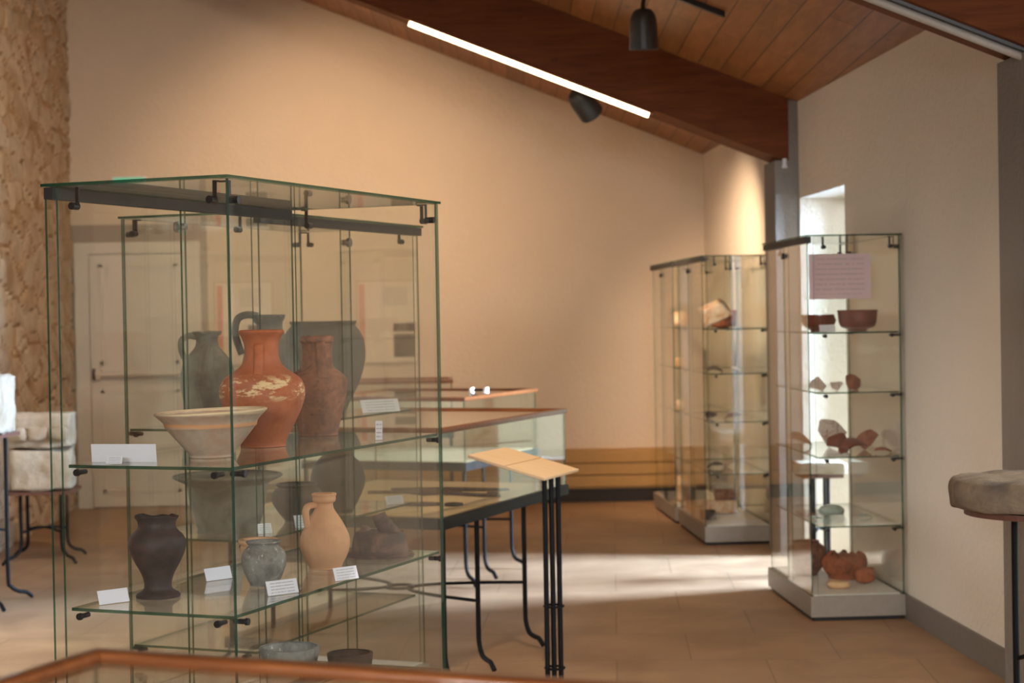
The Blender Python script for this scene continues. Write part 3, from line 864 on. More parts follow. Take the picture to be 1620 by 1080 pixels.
# lowest shelf
vessel('bowl', 'shallow pale grey bowl low in the foreground showcase, seen above the wooden table rim', 'bowl', at(C1, .010, .10, Z3),
       [(.05, 0), (.053, .006), (.062, .05), (.076, .10), (.086, .140), (.083, .145)], M['greywhite'], 0, .007, seed=12)
vessel('bowl', 'small dark bowl low in the foreground showcase, right of the pale grey bowl', 'bowl', at(C1, .185, .13, Z3),
       [(.04, 0), (.044, .006), (.052, .05), (.06, .10), (.064, .128), (.061, .132)], M['brownblack'], 0, .006, seed=13, wob=.012)

# ------------------------------------------------------------------ pots of the showcase behind
vessel('jug', 'grey clay jug with a side handle, left of the orange flagon in the rear showcase', 'jug', at(C2, -.146, -.285, Z1),
       [(.058, 0), (.062, .008), (.080, .06), (.0915, .12), (.092, .165), (.083, .205), (.062, .238), (.042, .262), (.037, .285), (.040, .300), (.050, .312), (.050, .317), (.045, .317)],
       M['greyclay'], 0, .007, handles=[([(-.034, -.006, .298), (-.060, -.010, .302), (-.084, -.014, .288), (-.088, -.014, .262), (-.080, -.012, .232), (-.068, -.01, .216)], .010, 1.2, None)], seed=14, wob=.008, jag=(.30, .02, .1))
vessel('jug', 'tall dark grey jug with a big loop handle, behind the orange flagon', 'jug', at(C2, -.02, -.07, Z1),
       [(.06, 0), (.064, .01), (.085, .08), (.10, .15), (.098, .21), (.078, .262), (.054, .300), (.046, .325), (.047, .345), (.056, .365), (.054, .371), (.048, .37)],
       M['greydark'], 0, .008, handles=[([(-.040, -.002, .366), (-.075, -.006, .372), (-.108, -.01, .360), (-.120, -.012, .325), (-.116, -.012, .285), (-.098, -.01, .232)], .012, 1.2, None)], seed=15, wob=.012, jag=(.33, .045, .15))
vessel('jar', 'large dark grey wide-mouthed jar on the upper shelf of the rear showcase', 'jar', at(C2, .012, .275, Z1),
       [(.075, 0), (.08, .01), (.098, .05), (.128, .11), (.150, .18), (.155, .225), (.150, .27), (.136, .305), (.120, .325), (.119, .332), (.124, .340), (.121, .344), (.114, .342)], M['greydark'], 0, .008, seed=16)
vessel('basin', 'large wide grey basin on the lower shelf of the rear showcase', 'basin', at(C2, -.006, -.40, Z2),
       [(.098, 0), (.102, .008), (.115, .05), (.130, .115), (.135, .150), (.140, .162), (.165, .175), (.183, .184), (.184, .190), (.178, .193)], M['basin'], 0, .010, seed=17, wob=.006)
vessel('pot', 'squat dark pot on the lower shelf of the rear showcase, between basin and dark vase', 'pot', at(C2, .085, -.085, Z2),
       [(.04, 0), (.045, .008), (.07, .04), (.088, .075), (.086, .10), (.070, .118), (.064, .122), (.072, .130), (.069, .134)], M['brownblack'], 0, .007, seed=18, wob=.012)
vessel('jar', 'dark globular jar on the lower shelf of the rear showcase above the peach flagon', 'jar', at(C2, .10, .20, Z2),
       [(.05, 0), (.055, .008), (.078, .05), (.098, .10), (.1, .135), (.088, .175), (.066, .20), (.058, .21), (.056, .225), (.064, .235), (.061, .239)], M['brownblack'], 0, .007, seed=19, wob=.01)

# ------------------------------------------------------------------ printed cards
def card(label, loc, rz, w, h, lean=.35, printed=True, group=None):
    c_ = thing('label_card', label, 'card', loc, rz, group)
    mt = paper('card %.3f' % w, rgb(236, 236, 244), 3, h * .21, .12, size=(w, h), amount=.5) if printed else M['white']
    bm = bmesh.new(); box(bm, (-w / 2, -.0006, -h / 2), (w / 2, .0006, h / 2))
    f = obj('printed_face', bm, mt, c_)
    f.rotation_euler = (-lean, 0, 0); f.location = (0, 0, math.cos(lean) * h / 2 + .0012)
    d = math.sin(lean) * h / 2
    bm = bmesh.new()
    hexa(bm, [(-w * .3, -d - .004, 0), (w * .3, -d - .004, 0), (-w * .3, d + .012, 0), (w * .3, d + .012, 0),
              (-w * .3, -d - .004, .001), (w * .3, -d - .004, .001), (-w * .3, d + .012, .001), (w * .3, d + .012, .001)])
    obj('clear_foot', bm, M['glass'], c_)
    return c_
card('printed white card in front of the small ash grey pot', at(C1, .200, -.275, Z2), A1 + 1.05, .092, .038)
card('printed white card in front of the peach flagon', at(C1, .245, -.003, Z2), A1 + 1.1, .078, .036)
card('white card beside the black footed vase, seen from its back edge', at(C1, -.100, -.095, Z2), A1 + 1.15, .085, .035, printed=False)
card('white card at the left end of the lower shelf, left of the black vase', at(C1, -.150, -.520, Z2), A1 + 1.1, .085, .036, printed=False)
card('small bright card in front of the long white strip, upper shelf left', at(C1, -.100, -.575, Z1), A1, .046, .020)
bm = bmesh.new(); box(bm, (-.088, -.0008, 0), (.088, .0008, .046), 0, Matrix.Rotation(.1, 4, 'X'))
o = obj('label_strip', bm, M['white']); o.location = at(C1, -.112, -.515, Z1 + .0005); o.rotation_euler = (0, 0, A1 - .02 + .18)
tag(o, 'long blank white strip standing at the left end of the upper shelf', 'card')
card('tall narrow printed card at the right end of the upper shelf', at(C1, .205, .30, Z1), A1 + .3, .020, .055, .12)
card('wide printed card at the back right of the upper shelf in the rear showcase', at(C2, .195, .37, Z1), A1 + PI / 2 - .55, .165, .050)
card('small white card in front of the squat dark pot, rear showcase', at(C2, .150, -.430, Z2), A1 + PI / 2 - .6, .052, .034)
card('small white card just left of the neck of the peach flagon, rear showcase', at(C2, .195, -.25, Z2), A1 + PI / 2 - .6, .060, .044)
card('white card at the right end of the lower shelf in the rear showcase', at(C2, .185, .50, Z2), A1 + PI / 2 - .6, .075, .034)

# ------------------------------------------------------------------ contents of the right-hand showcases
AR = CR1[1]
vessel('bowl', 'deep glossy red bowl on the top shelf of the nearest right-hand showcase', 'bowl', at(CR1, .065, -.30, RS[0]),
       [(.042, 0), (.044, .008), (.052, .012), (.078, .022), (.088, .045), (.093, .09), (.096, .098), (.094, .101)], M['samian'], 0, .006, seed=21, wob=.004)
vessel('bowl', 'broken red bowl with a notched rim, top shelf left of the deep red bowl', 'bowl', at(CR1, -.085, -.14, RS[0]),
       [(.038, 0), (.040, .006), (.05, .012), (.072, .030), (.080, .055), (.084, .078), (.082, .081)], M['samian'], 0, .006, seed=22, wob=.004, jag=(.03, .06, .05))
card('small pinkish card below the broken red bowl', at(CR1, -.108, -.41, RS[0]), AR, .075, .034, .3, printed=False)
def sherd_thing(label, loc, rot, size, mat, seed, curv=.3, thick=.008, aspect=.8, group=None, name='sherd', cat='pottery fragment'):
    bm = bmesh.new()
    Mx = Matrix.Rotation(rot[2], 4, 'Z') @ Matrix.Rotation(rot[1], 4, 'Y') @ Matrix.Rotation(rot[0], 4, 'X')
    sherd(bm, size, curv, thick, seed, aspect, Mx)
    zmin = min(v.co.z for v in bm.verts)
    for v in bm.verts: v.co.z -= zmin
    o = obj(name, bm, mat, None, True, 50); o.location = loc
    return tag(o, label, cat, group)
sh = [('pinkish white and red sherd at the left of the second shelf, nearest right-hand showcase', -.135, -.30, RS[1], (1.35, .1, .1), .056, 'sherdpink', 31, .2),
      ('small square dark and pale sherd in the middle of the second shelf, nearest right-hand showcase', -.047, -.35, RS[1], (1.45, 0, .0), .040, 'sherdpink', 32, .1),
      ('upright curved red sherd on the second shelf right of the square sherd', .046, -.30, RS[1], (1.5, .3, .4), .056, 'samianbreak', 33, .5)]
for lb, a, b, z, rot, sz, mt, sd, cv in sh: sherd_thing(lb, at(CR1, a, b, z), rot, sz, M[mt], sd, cv, group='sherds on the second shelf')
sh3 = [('large pale grey sherd standing behind the red pile on the third shelf', .034, .10, (1.25, 0, .1), 0.098, 'sherdpink', 41, .35, .9),
       ('dark red sherd at the left end of the third shelf', -.105, .17, (.5, .3, .4), 0.081, 'samianbreak', 42, .4, .7),
       ('pointed red sherd standing in the middle of the third shelf', .022, -.12, (1.15, .2, .0), 0.068, 'samian', 43, .45, .9),
       ('big hollow red sherd lying at the centre of the third shelf', .060, -.22, (.35, -.1, .3), 0.086, 'samian', 44, .6, .7),
       ('upright red sherd with a pointed tip right of the pile on the third shelf', .140, -.10, (1.1, -.5, -.4), 0.065, 'samianbreak', 45, .4, .9),
       ('flat red sherd at the right end of the third shelf', .178, -.31, (.2, .1, .2), 0.047, 'samianbreak', 46, .3, .6),
       ('small red sherd lying in front of the pile on the third shelf', -.020, -.36, (.3, .0, 1.2), 0.052, 'samian', 47, .5, .6)]
for lb, a, b, rot, sz, mt, sd, cv, asp in sh3: sherd_thing(lb, at(CR1, a, b, RS[2]), rot, sz, M[mt], sd, cv, aspect=asp, group='red sherds on the third shelf')
vessel('dish', 'pale green glass dish upside down on the fourth shelf, nearest right-hand showcase', 'dish', at(CR1, -.003, .0, RS[3]),
       [(.052, 0), (.06, .004), (.064, .018), (.055, .034), (.032, .045), (.014, .049), (.008, .050)], M['greensherd'], 0, .004, seed=23, wob=.01)
for lb, a, b, sz, sd in (('thin pale green fragment left of the glass dish on the fourth shelf', -.125, -.20, .050, 51), ('thin pale green fragment right of the glass dish on the fourth shelf', .122, -.18, .048, 52)):
    sherd_thing(lb, at(CR1, a, b, RS[3]), (.12, .1, .4), sz, M['greensherd'], sd, .25, .005, .6, 'green fragments on the fourth shelf')
# base of the nearest case
vessel('pot', 'big broken red brown pot lying on the floor of the nearest right-hand showcase', 'pot', at(CR1, .064, .02, .122),
       [(.075, 0), (.08, .01), (.104, .045), (.112, .085), (.104, .115), (.085, .128), (.08, .13)], M['brick'], .8, .010, seed=24, wob=.02, jag=(.07, .07, .1))
vessel('jar', 'dark brown round jar at the left side on the floor of the nearest right-hand showcase', 'jar', at(CR1, -.095, .16, .122),
       [(.05, 0), (.055, .008), (.088, .06), (.098, .105), (.088, .14), (.065, .16), (.062, .165), (.066, .17)], M['brownred'], 0, .008, seed=25, wob=.015)
for nm, lb, a, b, d_, mt, sd in (('stone', 'round brown stone in front of the broken pot, nearest right-hand showcase', .118, -.17, (.088, .07, .065), 'brick', 61), ('stone', 'small flat tan stone at the front of the broken pot, nearest right-hand showcase', -.046, -.30, (.10, .06, .032), 'buff', 62)):
    o = obj(nm, rock(d_, .008, sd, 6, 14, .55), M[mt], None, True, 0); o.location = at(CR1, a, b, .122); tag(o, lb, 'stone')
# pink notice inside the front sheet
M['notice'] = paper('pink notice', rgb(232, 204, 208), 9, .0235, .1, ink=(.30, .22, .24, 1), size=(.29, .21), amount=.28)
bm = bmesh.new(); box(bm, (-.145, -.0006, -.105), (.145, .0006, .105))
o = obj('paper_notice', bm, M['notice']); o.location = at(CR1, -.062, -.4815, 1.605); o.rotation_euler = (0, 0, AR)
tag(o, 'pinkish paper notice with faint printed lines in the nearest right-hand showcase', 'notice')

# middle case
bm = rock((.20, .16, .11), .014, 71, 8, 9, .12, .25)
bmesh.ops.transform(bm, matrix=Matrix.Rotation(-.45, 4, 'Y') @ Matrix.Rotation(.2, 4, 'X'), verts=bm.verts)
zm = min(v.co.z for v in bm.verts)
for v in bm.verts: v.co.z -= zm
o = obj('roof_tile', bm, M['tile'], None, True, 0); o.location = at(CR2, -.060, -.24, RS[0]); tag(o, 'large spotlit pale terracotta tile fragment on the top shelf of the middle right-hand showcase', 'tile')
o = obj('brick', rock((.15, .10, .11), .006, 72, 7, 9, .06), M['brick'], None, True, 0); o.location = at(CR2, .02, -.02, RS[0]); tag(o, 'brown brick fragment behind the pale tile, middle right-hand showcase', 'brick')
for k, (lb, a, b, z, sz, mt, sd) in enumerate((
    ('long dark sherd on the second shelf of the middle right-hand showcase', -.09, -.30, RS[1], .055, 'darksherd', 73),
    ('thin pale sherd right of the dark sherd on the second shelf, middle right-hand showcase', .04, -.30, RS[1], .05, 'sherdpink', 74),
    ('brown curved sherd at the left of the third shelf, middle right-hand showcase', -.10, -.22, RS[2], .06, 'darksherd', 75),
    ('pale flat sherd at the middle of the third shelf, middle right-hand showcase', .02, -.30, RS[2], .07, 'sherdpink', 76),
    ('dark sherd at the left of the fourth shelf, middle right-hand showcase', -.08, -.10, RS[3], .06, 'darksherd', 77),
    ('pale pinkish sherd at the middle of the fourth shelf, middle right-hand showcase', .02, -.05, RS[3], .07, 'sherdpink', 78))):
    sherd_thing(lb, at(CR2, a, b, z), (.35, .15, k * .9), sz, M[mt], sd, .4, .012, .7, 'sherds in the middle right-hand showcase')
for lb, a, b, d_, mt, sd in (('beige stone slab on the floor of the middle right-hand showcase', .0, .12, (.22, .14, .085), 'tile', 81), ('dark stone at the left on the floor of the middle right-hand showcase', -.13, -.16, (.09, .10, .05), 'darksherd', 82), ('brown stone lying on top of the beige slab, middle right-hand showcase', .03, .12, (.13, .09, .075), 'brownred', 83), ('pale tile piece at the left rear of the middle right-hand showcase floor', -.155, .36, (.06, .1, .18), 'tile', 84)):
    o = obj('stone', rock(d_, .008, sd, 6, 12, .2), M[mt], None, True, 0); o.location = at(CR2, a, b, .122 + (.083 if 'top of' in lb else 0)); tag(o, lb, 'stone')
bm = bmesh.new(); box(bm, (-.11, -.08, 0), (.11, .08, .0015)); o = obj('paper_sheet', bm, M['white']); o.location = at(CR2, .05, -.37, .1225); o.rotation_euler = (0, 0, AR + .2); tag(o, 'white paper sheet lying on the floor of the middle right-hand showcase', 'paper')
# rearmost case
for lb, a, b, z, d_, mt, sd in (('pale lit fragment on the top shelf of the rearmost right-hand showcase', -.105, -.22, RS[0], (.085, .10, .10), 'tile', 91), ('small tan fragment on the second shelf of the rearmost right-hand showcase', -.118, -.22, RS[1], (.06, .08, .06), 'buff', 92), ('small pale fragment on the third shelf of the rearmost right-hand showcase', -.122, -.22, RS[2], (.055, .07, .06), 'tile', 93), ('pale tile piece on the floor of the rearmost right-hand showcase', -.115, -.22, .122, (.07, .12, .17), 'tile', 94)):
    o = obj('stone_fragment', rock(d_, .012, sd, 6, 14, .3), M[mt], None, True, 0); o.location = at(CR3, a, b, z); tag(o, lb, 'stone', 'fragments in the rearmost showcase')

# ------------------------------------------------------------------ display tables
def table(label, cx, cy, ang, w, l, top=1.015, stand=.27):
    s = thing('display_table', label, 'display table', (cx, cy, 0), ang)
    hw, hl = w / 2, l / 2
    rw, rh = .030, .024
    # mitred rounded rim
    bm = bmesh.new()
    prof = []
    for k in range(14):
        th = 2 * PI * k / 14
        c_, s_ = math.cos(th), math.sin(th)
        sgn = lambda q: (1 if q >= 0 else -1)
        prof.append((sgn(c_) * abs(c_) ** .55 * rw / 2, sgn(s_) * abs(s_) ** .55 * rh / 2))
    rings = []
    for sx, sy in ((-1, -1), (1, -1), (1, 1), (-1, 1)):
        rings.append([bm.verts.new((sx * (hw - rw / 2 + p[0]), sy * (hl - rw / 2 + p[0]), top - rh / 2 + p[1])) for p in prof])
    for i in range(4):
        A_, B_ = rings[i], rings[(i + 1) % 4]
        for k in range(14):
            j = (k + 1) % 14
            bm.faces.new((A_[k], A_[j], B_[j], B_[k]))
    obj('wooden_rim', bm, M['rim'], s, True, 60)
    zf = .660
    e = [M['glass'], M['edge2']]
    obj('glass_top', pane((-hw + rw - .002, -hl + rw - .002, top - .016), (hw - rw + .002, hl - rw + .002, top - .009)), e, s)
    zt = top - rh
    i = .010
    for lo, hi in (((-hw + i, -hl + i, zf), (hw - i, -hl + i + .006, zt)), ((-hw + i, hl - i - .006, zf), (hw - i, hl - i, zt)),
                   ((-hw + i, -hl + i + .007, zf), (-hw + i + .006, hl - i - .007, zt)), ((hw - i - .006, -hl + i + .007, zf), (hw - i, hl - i - .007, zt))):
        obj('glass_side', pane(lo, hi), e, s)
    bm = bmesh.new(); box(bm, (-hw + .02, -hl + .02, zf - .02), (hw - .02, hl - .02, zf + .004)); obj('lining_board', bm, M['sand'], s)
    bm = bmesh.new()
    for lo, hi in (((-hw, -hl, zf - .045), (hw, -hl + .018, zf)), ((-hw, hl - .018, zf - .045), (hw, hl, zf)), ((-hw, -hl + .018, zf - .045), (-hw + .018, hl - .018, zf)), ((hw - .018, -hl + .018, zf - .045), (hw, hl - .018, zf))):
        box(bm, lo, hi)
    obj('iron_frame', bm, M['steel'], s)
    # stand: four legs with turned-out feet, curved braces
    lx = hw - .02
    b0 = -.055 * l; q = .185 * l
    for sx in (-1, 1):
        for yb, sy in ((-.48 * l, -1.0), (b0 - q, -.7), (b0 + q, -.35)):
            ox, oy = sx * .72, sy * .72
            P = [(0, zf - .045), (0, .40), (0, .16), (.006, .10), (.030, .060), (.070, .046), (.100, .040), (.126, .018), (.134, .011)]
            bm = bmesh.new(); tube(bm, [(sx * lx + ox * p[0], yb + oy * p[0], p[1]) for p in P], .0105, 10, 5); obj('leg', bm, M['iron'], s, True, 60)
        pts = []
        for k in range(9):
            u_ = k / 8 * 2 - 1
            pts.append((sx * (lx - (lx - .05) * (1 - u_ * u_)), b0 + u_ * q, .28))
        bm = bmesh.new(); tube(bm, pts, .007, 8, 3); obj('brace', bm, M['iron'], s, True, 60)
    bm = bmesh.new(); tube(bm, [(0.06 * math.cos(k * PI / 6), b0 + .06 * math.sin(k * PI / 6), .28) for k in range(13)], .007, 8, 1); obj('brace_ring', bm, M['iron'], s, True, 60)
    return s
UA = -.3799
ux, uy = .371, .9287; vx, vy = -.9287, .371
def tcen(px, py, w, l, corner):
    """centre from a corner: 'nr' near right, 'fl' far left"""
    if corner == 'nr': return (px + ux * l / 2 + vx * w / 2, py + uy * l / 2 + vy * w / 2)
    if corner == 'fl': return (px - ux * l / 2 - vx * w / 2, py - uy * l / 2 - vy * w / 2)
T1 = (tcen(-.571, 2.401, 1.0, 1.43, 'fl'), UA); T2 = (tcen(-.278, 6.955, 1.0, 1.43, 'nr'), UA); T3 = (tcen(-.26, 9.567, 1.0, 1.10, 'nr'), UA)
table('display table in the foreground, only its far wooden rim and glass top in view', *T1[0], UA, 1.0, 1.43)
table('display table of rusty iron finds on black legs behind the foreground showcases', *T2[0], UA, 1.0, 1.43)
table('middle display table standing behind the table of iron finds', *T3[0], UA, 1.0, 1.10)
T4 = ((-1.10, 12.50), .04)
table('rear display table close to the back wall', *T4[0], .04, 1.36, .62)

# iron finds
def flat_iron(label, T, a, b, rz, kind, ln):
    bm = bmesh.new()
    if kind == 'bar': tube(bm, [(-ln / 2, 0, .008), (0, .004, .009), (ln / 2, 0, .008)], .007, 8, 5, 1.5, [.004, .008, .005])
    elif kind == 'hook': tube(bm, [(-ln / 2, 0, .008), (ln * .2, 0, .008), (ln * .45, .03, .008), (ln * .35, .075, .008), (ln * .2, .07, .008)], .007, 8, 5, 1.3)
    elif kind == 'blade':
        tube(bm, [(-ln / 2, 0, .006), (-ln * .1, 0, .006), (ln * .1, .004, .006), (ln / 2, .0, .006)], .006, 8, 5, 2.4, [.004, .004, .009, .003])
    elif kind == 'ring': tube(bm, [(ln / 2 * math.cos(k * PI / 5), ln / 2 * math.sin(k * PI / 5), .007) for k in range(11)], .006, 8, 2)
    o = obj('iron_tool', bm, M['rust'], None, True, 60)
    zmin = min(v.co.z for v in o.data.vertices)
    for v in o.data.vertices: v.co.z -= zmin
    o.location = at(T, a, b, .6642); o.rotation_euler = (0, 0, T[1] + rz)
    tag(o, label, 'iron find', 'iron finds on the table')
flat_iron('long rusty iron bar lying near the back of the table of iron finds', T2, .10, .25, .15, 'bar', .55)
flat_iron('rusty iron hook on the table of iron finds, beside the long bar', T2, .25, .08, -.3, 'hook', .34)
flat_iron('rusty iron blade at the middle of the table of iron finds', T2, .02, .05, .25, 'blade', .42)
flat_iron('small rusty iron ring at the near right of the table of iron finds', T2, .36, -.30, 0, 'ring', .07)
flat_iron('short rusty iron bar at the near right of the table of iron finds', T2, .24, -.36, .5, 'bar', .16)
flat_iron('short rusty iron hook at the near edge of the table of iron finds', T2, .08, -.50, .2, 'hook', .16)
for lb, T, a, b, sz, sd in (('reddish sherd under the glass of the foreground table', T1, -.05, .40, .07, 95), ('brown sherd under the glass of the foreground table, right of the reddish one', T1, .20, .45, .05, 96)):
    sherd_thing(lb, at(T, a, b, .6642), (.1, .1, sd), sz, M['samianbreak'], sd, .3, .01, .8)
# bright metal gadget on the middle table
g = thing('metal_clamp', 'small shiny metal clamp standing on the middle display table', 'clamp', at(T3, .30, .12, 1.0065), UA)
for sx in (-1, 1):
    bm = bmesh.new(); cyl(bm, (sx * .045, 0, 0), (sx * .045, 0, .028), .018, .016, 16)
    obj('post', bm, M['chrome'], g, True)
bm = bmesh.new(); box(bm, (-.05, -.008, .010), (.05, .008, .022)); obj('crossbar', bm, M['steel'], g)

# ------------------------------------------------------------------ reading desk: tilted panel on three rods
g = thing('reading_panel', 'tilted cream reading panel on three thin black rods beside the iron finds table', 'information panel', (.135, 6.60, 0), UA)
tl = R(15)
bm = bmesh.new(); box(bm, (-.155, -.185, -.006), (.155, .185, .006)); bevel(bm, .002, 1)
M['panelcream'] = wood('cream panel', rgb(232, 196, 150), rgb(240, 208, 166), (1, 6, 6), 5, .6, knots=False)
p = obj('panel', bm, M['panelcream'], g); p.location = (-.105, .0, .898); p.rotation_euler = (0, tl, 0)
bm = bmesh.new(); box(bm, (-.004, -.184, -.0068), (-.001, .184, .0068)); q = obj('seam', bm, M['radiator'], p)
bm = bmesh.new(); box(bm, (-.09, -.10, -.014), (.10, .10, -.0065)); q = obj('support_plate', bm, M['iron'], p)
for k in range(3):
    x = (-.022, 0.001, .024)[k]; y = (-.009, .000, .010)[k]
    bm = bmesh.new(); cyl(bm, (x, y, .012), (x, y, .866 - (x + .021) * .25), .0095, None, 14); obj('rod', bm, M['iron'], g, True)
for z in (.37, .14):
    bm = bmesh.new(); tube(bm, [(.003 + .036 * math.cos(k * PI / 8), .034 * math.sin(k * PI / 8), z) for k in range(17)], .0045, 8, 1); obj('tie_ring', bm, M['iron'], g, True)
bm = bmesh.new(); cyl(bm, (0, 0, 0), (0, 0, .012), .13, None, 32); obj('base', bm, M['iron'], g)

# ------------------------------------------------------------------ stones on stands
def iron_stand(label, cx, cy, rz, w, h, plate_mat, plate_r=None, legs=.12):
    s = thing('iron_stand', label, 'stand', (cx, cy, 0), rz)
    bm = bmesh.new()
    if plate_r: cyl(bm, (0, 0, h - .018), (0, 0, h), plate_r, None, 40)
    else: box(bm, (-w / 2, -w / 2, h - .018), (w / 2, w / 2, h))
    obj('plate', bm, plate_mat, s)
    for sx, sy in ((-1, -1), (1, -1), (1, 1), (-1, 1)):
        P = [(0, h - .018), (0, h * .6), (0, .13), (.012, .075), (.05, .045), (.09, .034), (.115, .012), (.12, .009)]
        bm = bmesh.new(); tube(bm, [(sx * (legs + p[0] * .8), sy * (legs + p[0] * .8), p[1]) for p in P], .0105, 10, 5)
        obj('leg', bm, M['iron'], s, True, 60)
    for a in (0, 1):
        bm = bmesh.new(); pts = [((legs if a == 0 else -legs) * t_, legs * t_, h * .42 + .02 * (1 - t_ * t_)) for t_ in (-1, -.5, 0, .5, 1)]
        bm2 = bm; tube(bm, pts, .007, 8, 4); obj('brace', bm, M['iron'], s, True, 60)
    return s
iron_stand('black four-legged iron stand under the two carved blocks by the stone wall', -2.885, 10.90, .1, .40, .435, M['brownplate'])
o = obj('stone_block', rock((.36, .34, .235), .022, 3, 12, 5, .04), M['limestone'], None, True, 0); o.location = (-2.885, 10.90, .4355); o.rotation_euler = (0, 0, .15)
tag(o, 'rough lower limestone block resting on the iron stand by the stone wall', 'stone block')
# carved upper block: moulded capital with a scrolled front edge
bm = rock((.37, .35, .20), .012, 4, 12, 6, .03)
o = thing('carved_capital', 'carved limestone capital with scrolls lying on top of the rough block', 'carved stone', (-2.885, 10.90, .694), .12)
obj('block', bm, M['limestone'], o, True, 0)
for k, x in enumerate((-.12, .0, .12)):
    bm = rock((.11, .07, .075), .010, 30 + k, 6, 14, .6); bmesh.ops.translate(bm, vec=(x, -.178, .045), verts=bm.verts); obj('scroll', bm, M['limestone'], o, True, 0)
bm = bmesh.new(); box(bm, (-.185, -.195, .12), (.185, -.15, .20)); bevel(bm, .012); obj('moulding', bm, M['limestone'], o, True, 60)
# next stone, mostly beyond the left edge
iron_stand('black iron stand under the pale stone at the far left edge', -2.80, 9.20, -.05, .38, .885, M['brownplate'], None, .13)
o = obj('stone_block', rock((.36, .36, .285), .02, 6, 12, 5, .10), M['limestone'], None, True, 0); o.location = (-2.80, 9.20, .8855); tag(o, 'pale stone block at the far left edge, cut by the frame', 'stone block')

# millstone at the right edge
iron_stand('black iron stand under the round millstone at the right edge', 1.64, 5.50, 0, .5, .828, M['brownplate'], .245, .075)
bm = lathe([(0, 0), (.20, .0), (.265, .002), (.284, .014), (.289, .05), (.284, .078), (.262, .091), (.18, .095), (.08, .096), (.05, .094), (0, .094)], 72, .012, 11, 0, None, 4)
for v_ in bm.verts:
    v_.co += Vector((noise.noise(v_.co * 9), noise.noise(v_.co * 9 + Vector((5, 0, 0))), .6 * noise.noise(v_.co * 11 + Vector((0, 5, 0))))) * .014 + v_.co.normalized() * noise.noise(v_.co * 26) * .006
zm = min(v_.co.z for v_ in bm.verts)
for v_ in bm.verts: v_.co.z = max(v_.co.z - zm - .004, 0)
o = obj('millstone', bm, M['millstone'], None, True, 0); o.location = (1.64, 5.50, .8285); tag(o, 'round grey millstone on an iron stand at the right edge', 'millstone')

# small stone slab on a stand in the garden doorway
iron_stand('black iron stand under the pale slab by the bright doorway, behind the nearest right-hand showcase', 1.67, 9.75, .06, .22, .555, M['brownplate'], None, .04)
o = obj('stone_slab', rock((.27, .24, .06), .008, 9, 8, 9, .08), M['limestone'], None, True, 0); o.location = (1.67, 9.75, .5555); tag(o, 'pale stone slab on a stand by the bright doorway', 'stone slab')

# ------------------------------------------------------------------ lights
def light(kind, name, loc, aim, power, col, **kw):
    d_ = bpy.data.lights.new(name, kind); d_.energy = power; d_.color = col
    for k, v_ in kw.items(): setattr(d_, k, v_)
    o = bpy.data.objects.new(name, d_); COL.objects.link(o); o.location = loc
    o.rotation_euler = (Vector(aim) - Vector(loc)).to_track_quat('-Z', 'Y').to_euler()
    return o
WARM = (1.0, .66, .38); DAY = (.90, .94, 1.0); SKYB = (.48, .68, 1.0)
# daylight through the three garden doors
for k, (a, b) in enumerate(OPEN):
    ym = (a + b) / 2
    light('AREA', 'door_daylight', (xw(ym) + 3.0, ym + .20, 2.0), (xw(ym), ym + .05, 1.05), (2400, 240, 300)[k], SKYB if k == 0 else DAY, shape='RECTANGLE', size=.8 if k == 0 else 2.2, size_y=1.8)
light('AREA', 'window_daylight', (xl(-1) - 2.4, -1.9, 2.5), (xl(-1) + .9, .4, 0), 500, DAY, shape='RECTANGLE', size=2.2, size_y=1.8)
light('AREA', 'window_daylight', (xl(7.4) - 1.5, 7.2, 2.9), (xl(7.4) + 1.5, 7.7, 0), 340, DAY, shape='RECTANGLE', size=2.4, size_y=1.6)
for a_, b_ in ROPEN:
    light('AREA', 'rear_window_daylight', ((a_ + b_) / 2, YR - 1.6, 2.75), ((a_ + b_) / 2 - .8, 6, .6), 820, DAY, shape='RECTANGLE', size=1.8, size_y=1.0)
# gallery spotlights and added spots
light('SPOT', 'spot_back_wall', (-1.35, 11.3, 3.65), (-1.40, 13.93, 2.20), 215, WARM, spot_size=R(76), spot_blend=1.0, shadow_soft_size=.05)
light('SPOT', 'spot_back_wall_low', (.0, 11.2, 3.25), (.1, 13.93, .8), 90, WARM, spot_size=R(100), spot_blend=1.0, shadow_soft_size=.05)
light('SPOT', 'spot_corner', (.50, 11.24, 2.70), (1.56, 12.55, 1.35), 330, (1, .70, .45), spot_size=R(72), spot_blend=1.0, shadow_soft_size=.04)
light('SPOT', 'added_spot_showcase', (.55, 10.25, 2.85), (1.29, 11.36, 1.42), 130, (1, .80, .58), spot_size=R(26), spot_blend=.8, shadow_soft_size=.04)  # added spot, put in only to brighten the pale tile
light('SPOT', 'spot_down', (.70, 9.03, 2.75), (.95, 10.3, 0), 60, WARM, spot_size=R(80), spot_blend=1.0, shadow_soft_size=.05)
light('SPOT', 'spot_rubble_wall', (-1.5, 8.8, 3.6), (-3.2, 11.9, 1.4), 260, (1, .78, .56), spot_size=R(100), spot_blend=1.0, shadow_soft_size=.05)
light('SPOT', 'added_spot_front', (-.2, 3.6, 3.2), (-.9, 6.3, .6), 70, (1, .74, .5), spot_size=R(110), spot_blend=1.0, shadow_soft_size=.08)  # added fill for the dark front of the room, no lamp hangs here
light('SPOT', 'spot_mid', (.3, 6.9, 3.1), (.05, 6.8, .4), 130, (1, .78, .55), spot_size=R(120), spot_blend=1.0, shadow_soft_size=.08)

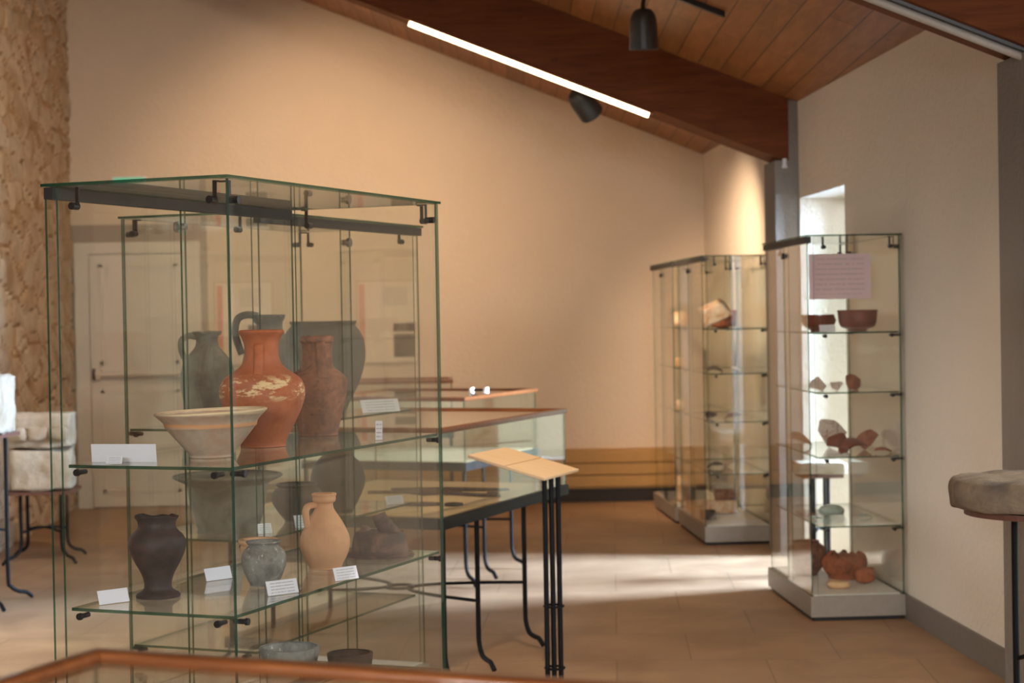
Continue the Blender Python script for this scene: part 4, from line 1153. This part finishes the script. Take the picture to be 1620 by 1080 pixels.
# sky outside the garden doors
w = bpy.data.worlds.new('garden sky'); S.world = w; w.use_nodes = True
nt = w.node_tree; nt.nodes.clear()
tc = nt.nodes.new('ShaderNodeTexCoord'); sp = nt.nodes.new('ShaderNodeSeparateXYZ'); rp = nt.nodes.new('ShaderNodeValToRGB')
mr = nt.nodes.new('ShaderNodeMapRange'); mr.inputs[1].default_value = -.4; mr.inputs[2].default_value = .8
bg = nt.nodes.new('ShaderNodeBackground'); ow = nt.nodes.new('ShaderNodeOutputWorld')
rp.color_ramp.elements[0].color = (.42, .46, .36, 1); rp.color_ramp.elements[1].color = (.86, .95, 1, 1)
e2 = rp.color_ramp.elements.new(.36); e2.color = (.70, .80, .68, 1)
nt.links.new(tc.outputs['Generated'], sp.inputs[0]); nt.links.new(sp.outputs[2], mr.inputs[0]); nt.links.new(mr.outputs[0], rp.inputs[0])
nt.links.new(rp.outputs[0], bg.inputs[0]); nt.links.new(bg.outputs[0], ow.inputs[0]); bg.inputs[1].default_value = 2.0

# ------------------------------------------------------------------ camera
f_px, pitch, roll = 2817.7, .015, .0175
cam = bpy.data.cameras.new('camera'); co = bpy.data.objects.new('camera', cam); COL.objects.link(co)
cam.sensor_width = 36; cam.lens = f_px / 1620 * 36; cam.clip_start = .05
fw = Vector((0, math.cos(pitch), -math.sin(pitch))); dn = Vector((0, -math.sin(pitch), -math.cos(pitch))); rt = Vector((1, 0, 0))
r2 = rt * math.cos(roll) + dn * math.sin(roll); d2 = -rt * math.sin(roll) + dn * math.cos(roll)
mw = Matrix((( r2.x, -d2.x, -fw.x, 0), (r2.y, -d2.y, -fw.y, 0), (r2.z, -d2.z, -fw.z, 1.453), (0, 0, 0, 1)))
co.matrix_world = mw
cam.dof.use_dof = True; cam.dof.focus_distance = 4.6; cam.dof.aperture_fstop = 5.0
S.camera = co

S.view_settings.view_transform = 'Standard'; S.view_settings.look = 'None'; S.view_settings.gamma = 1.0; S.view_settings.exposure = 0.0
S.view_settings.use_curve_mapping = False
try:
    S.cycles.transparent_max_bounces = 96; S.cycles.max_bounces = 14; S.cycles.glossy_bounces = 6; S.cycles.diffuse_bounces = 6
    S.cycles.sample_clamp_indirect = 6.0; S.cycles.caustics_reflective = False; S.cycles.caustics_refractive = False
    S.cycles.use_denoising = True
except Exception:
    pass
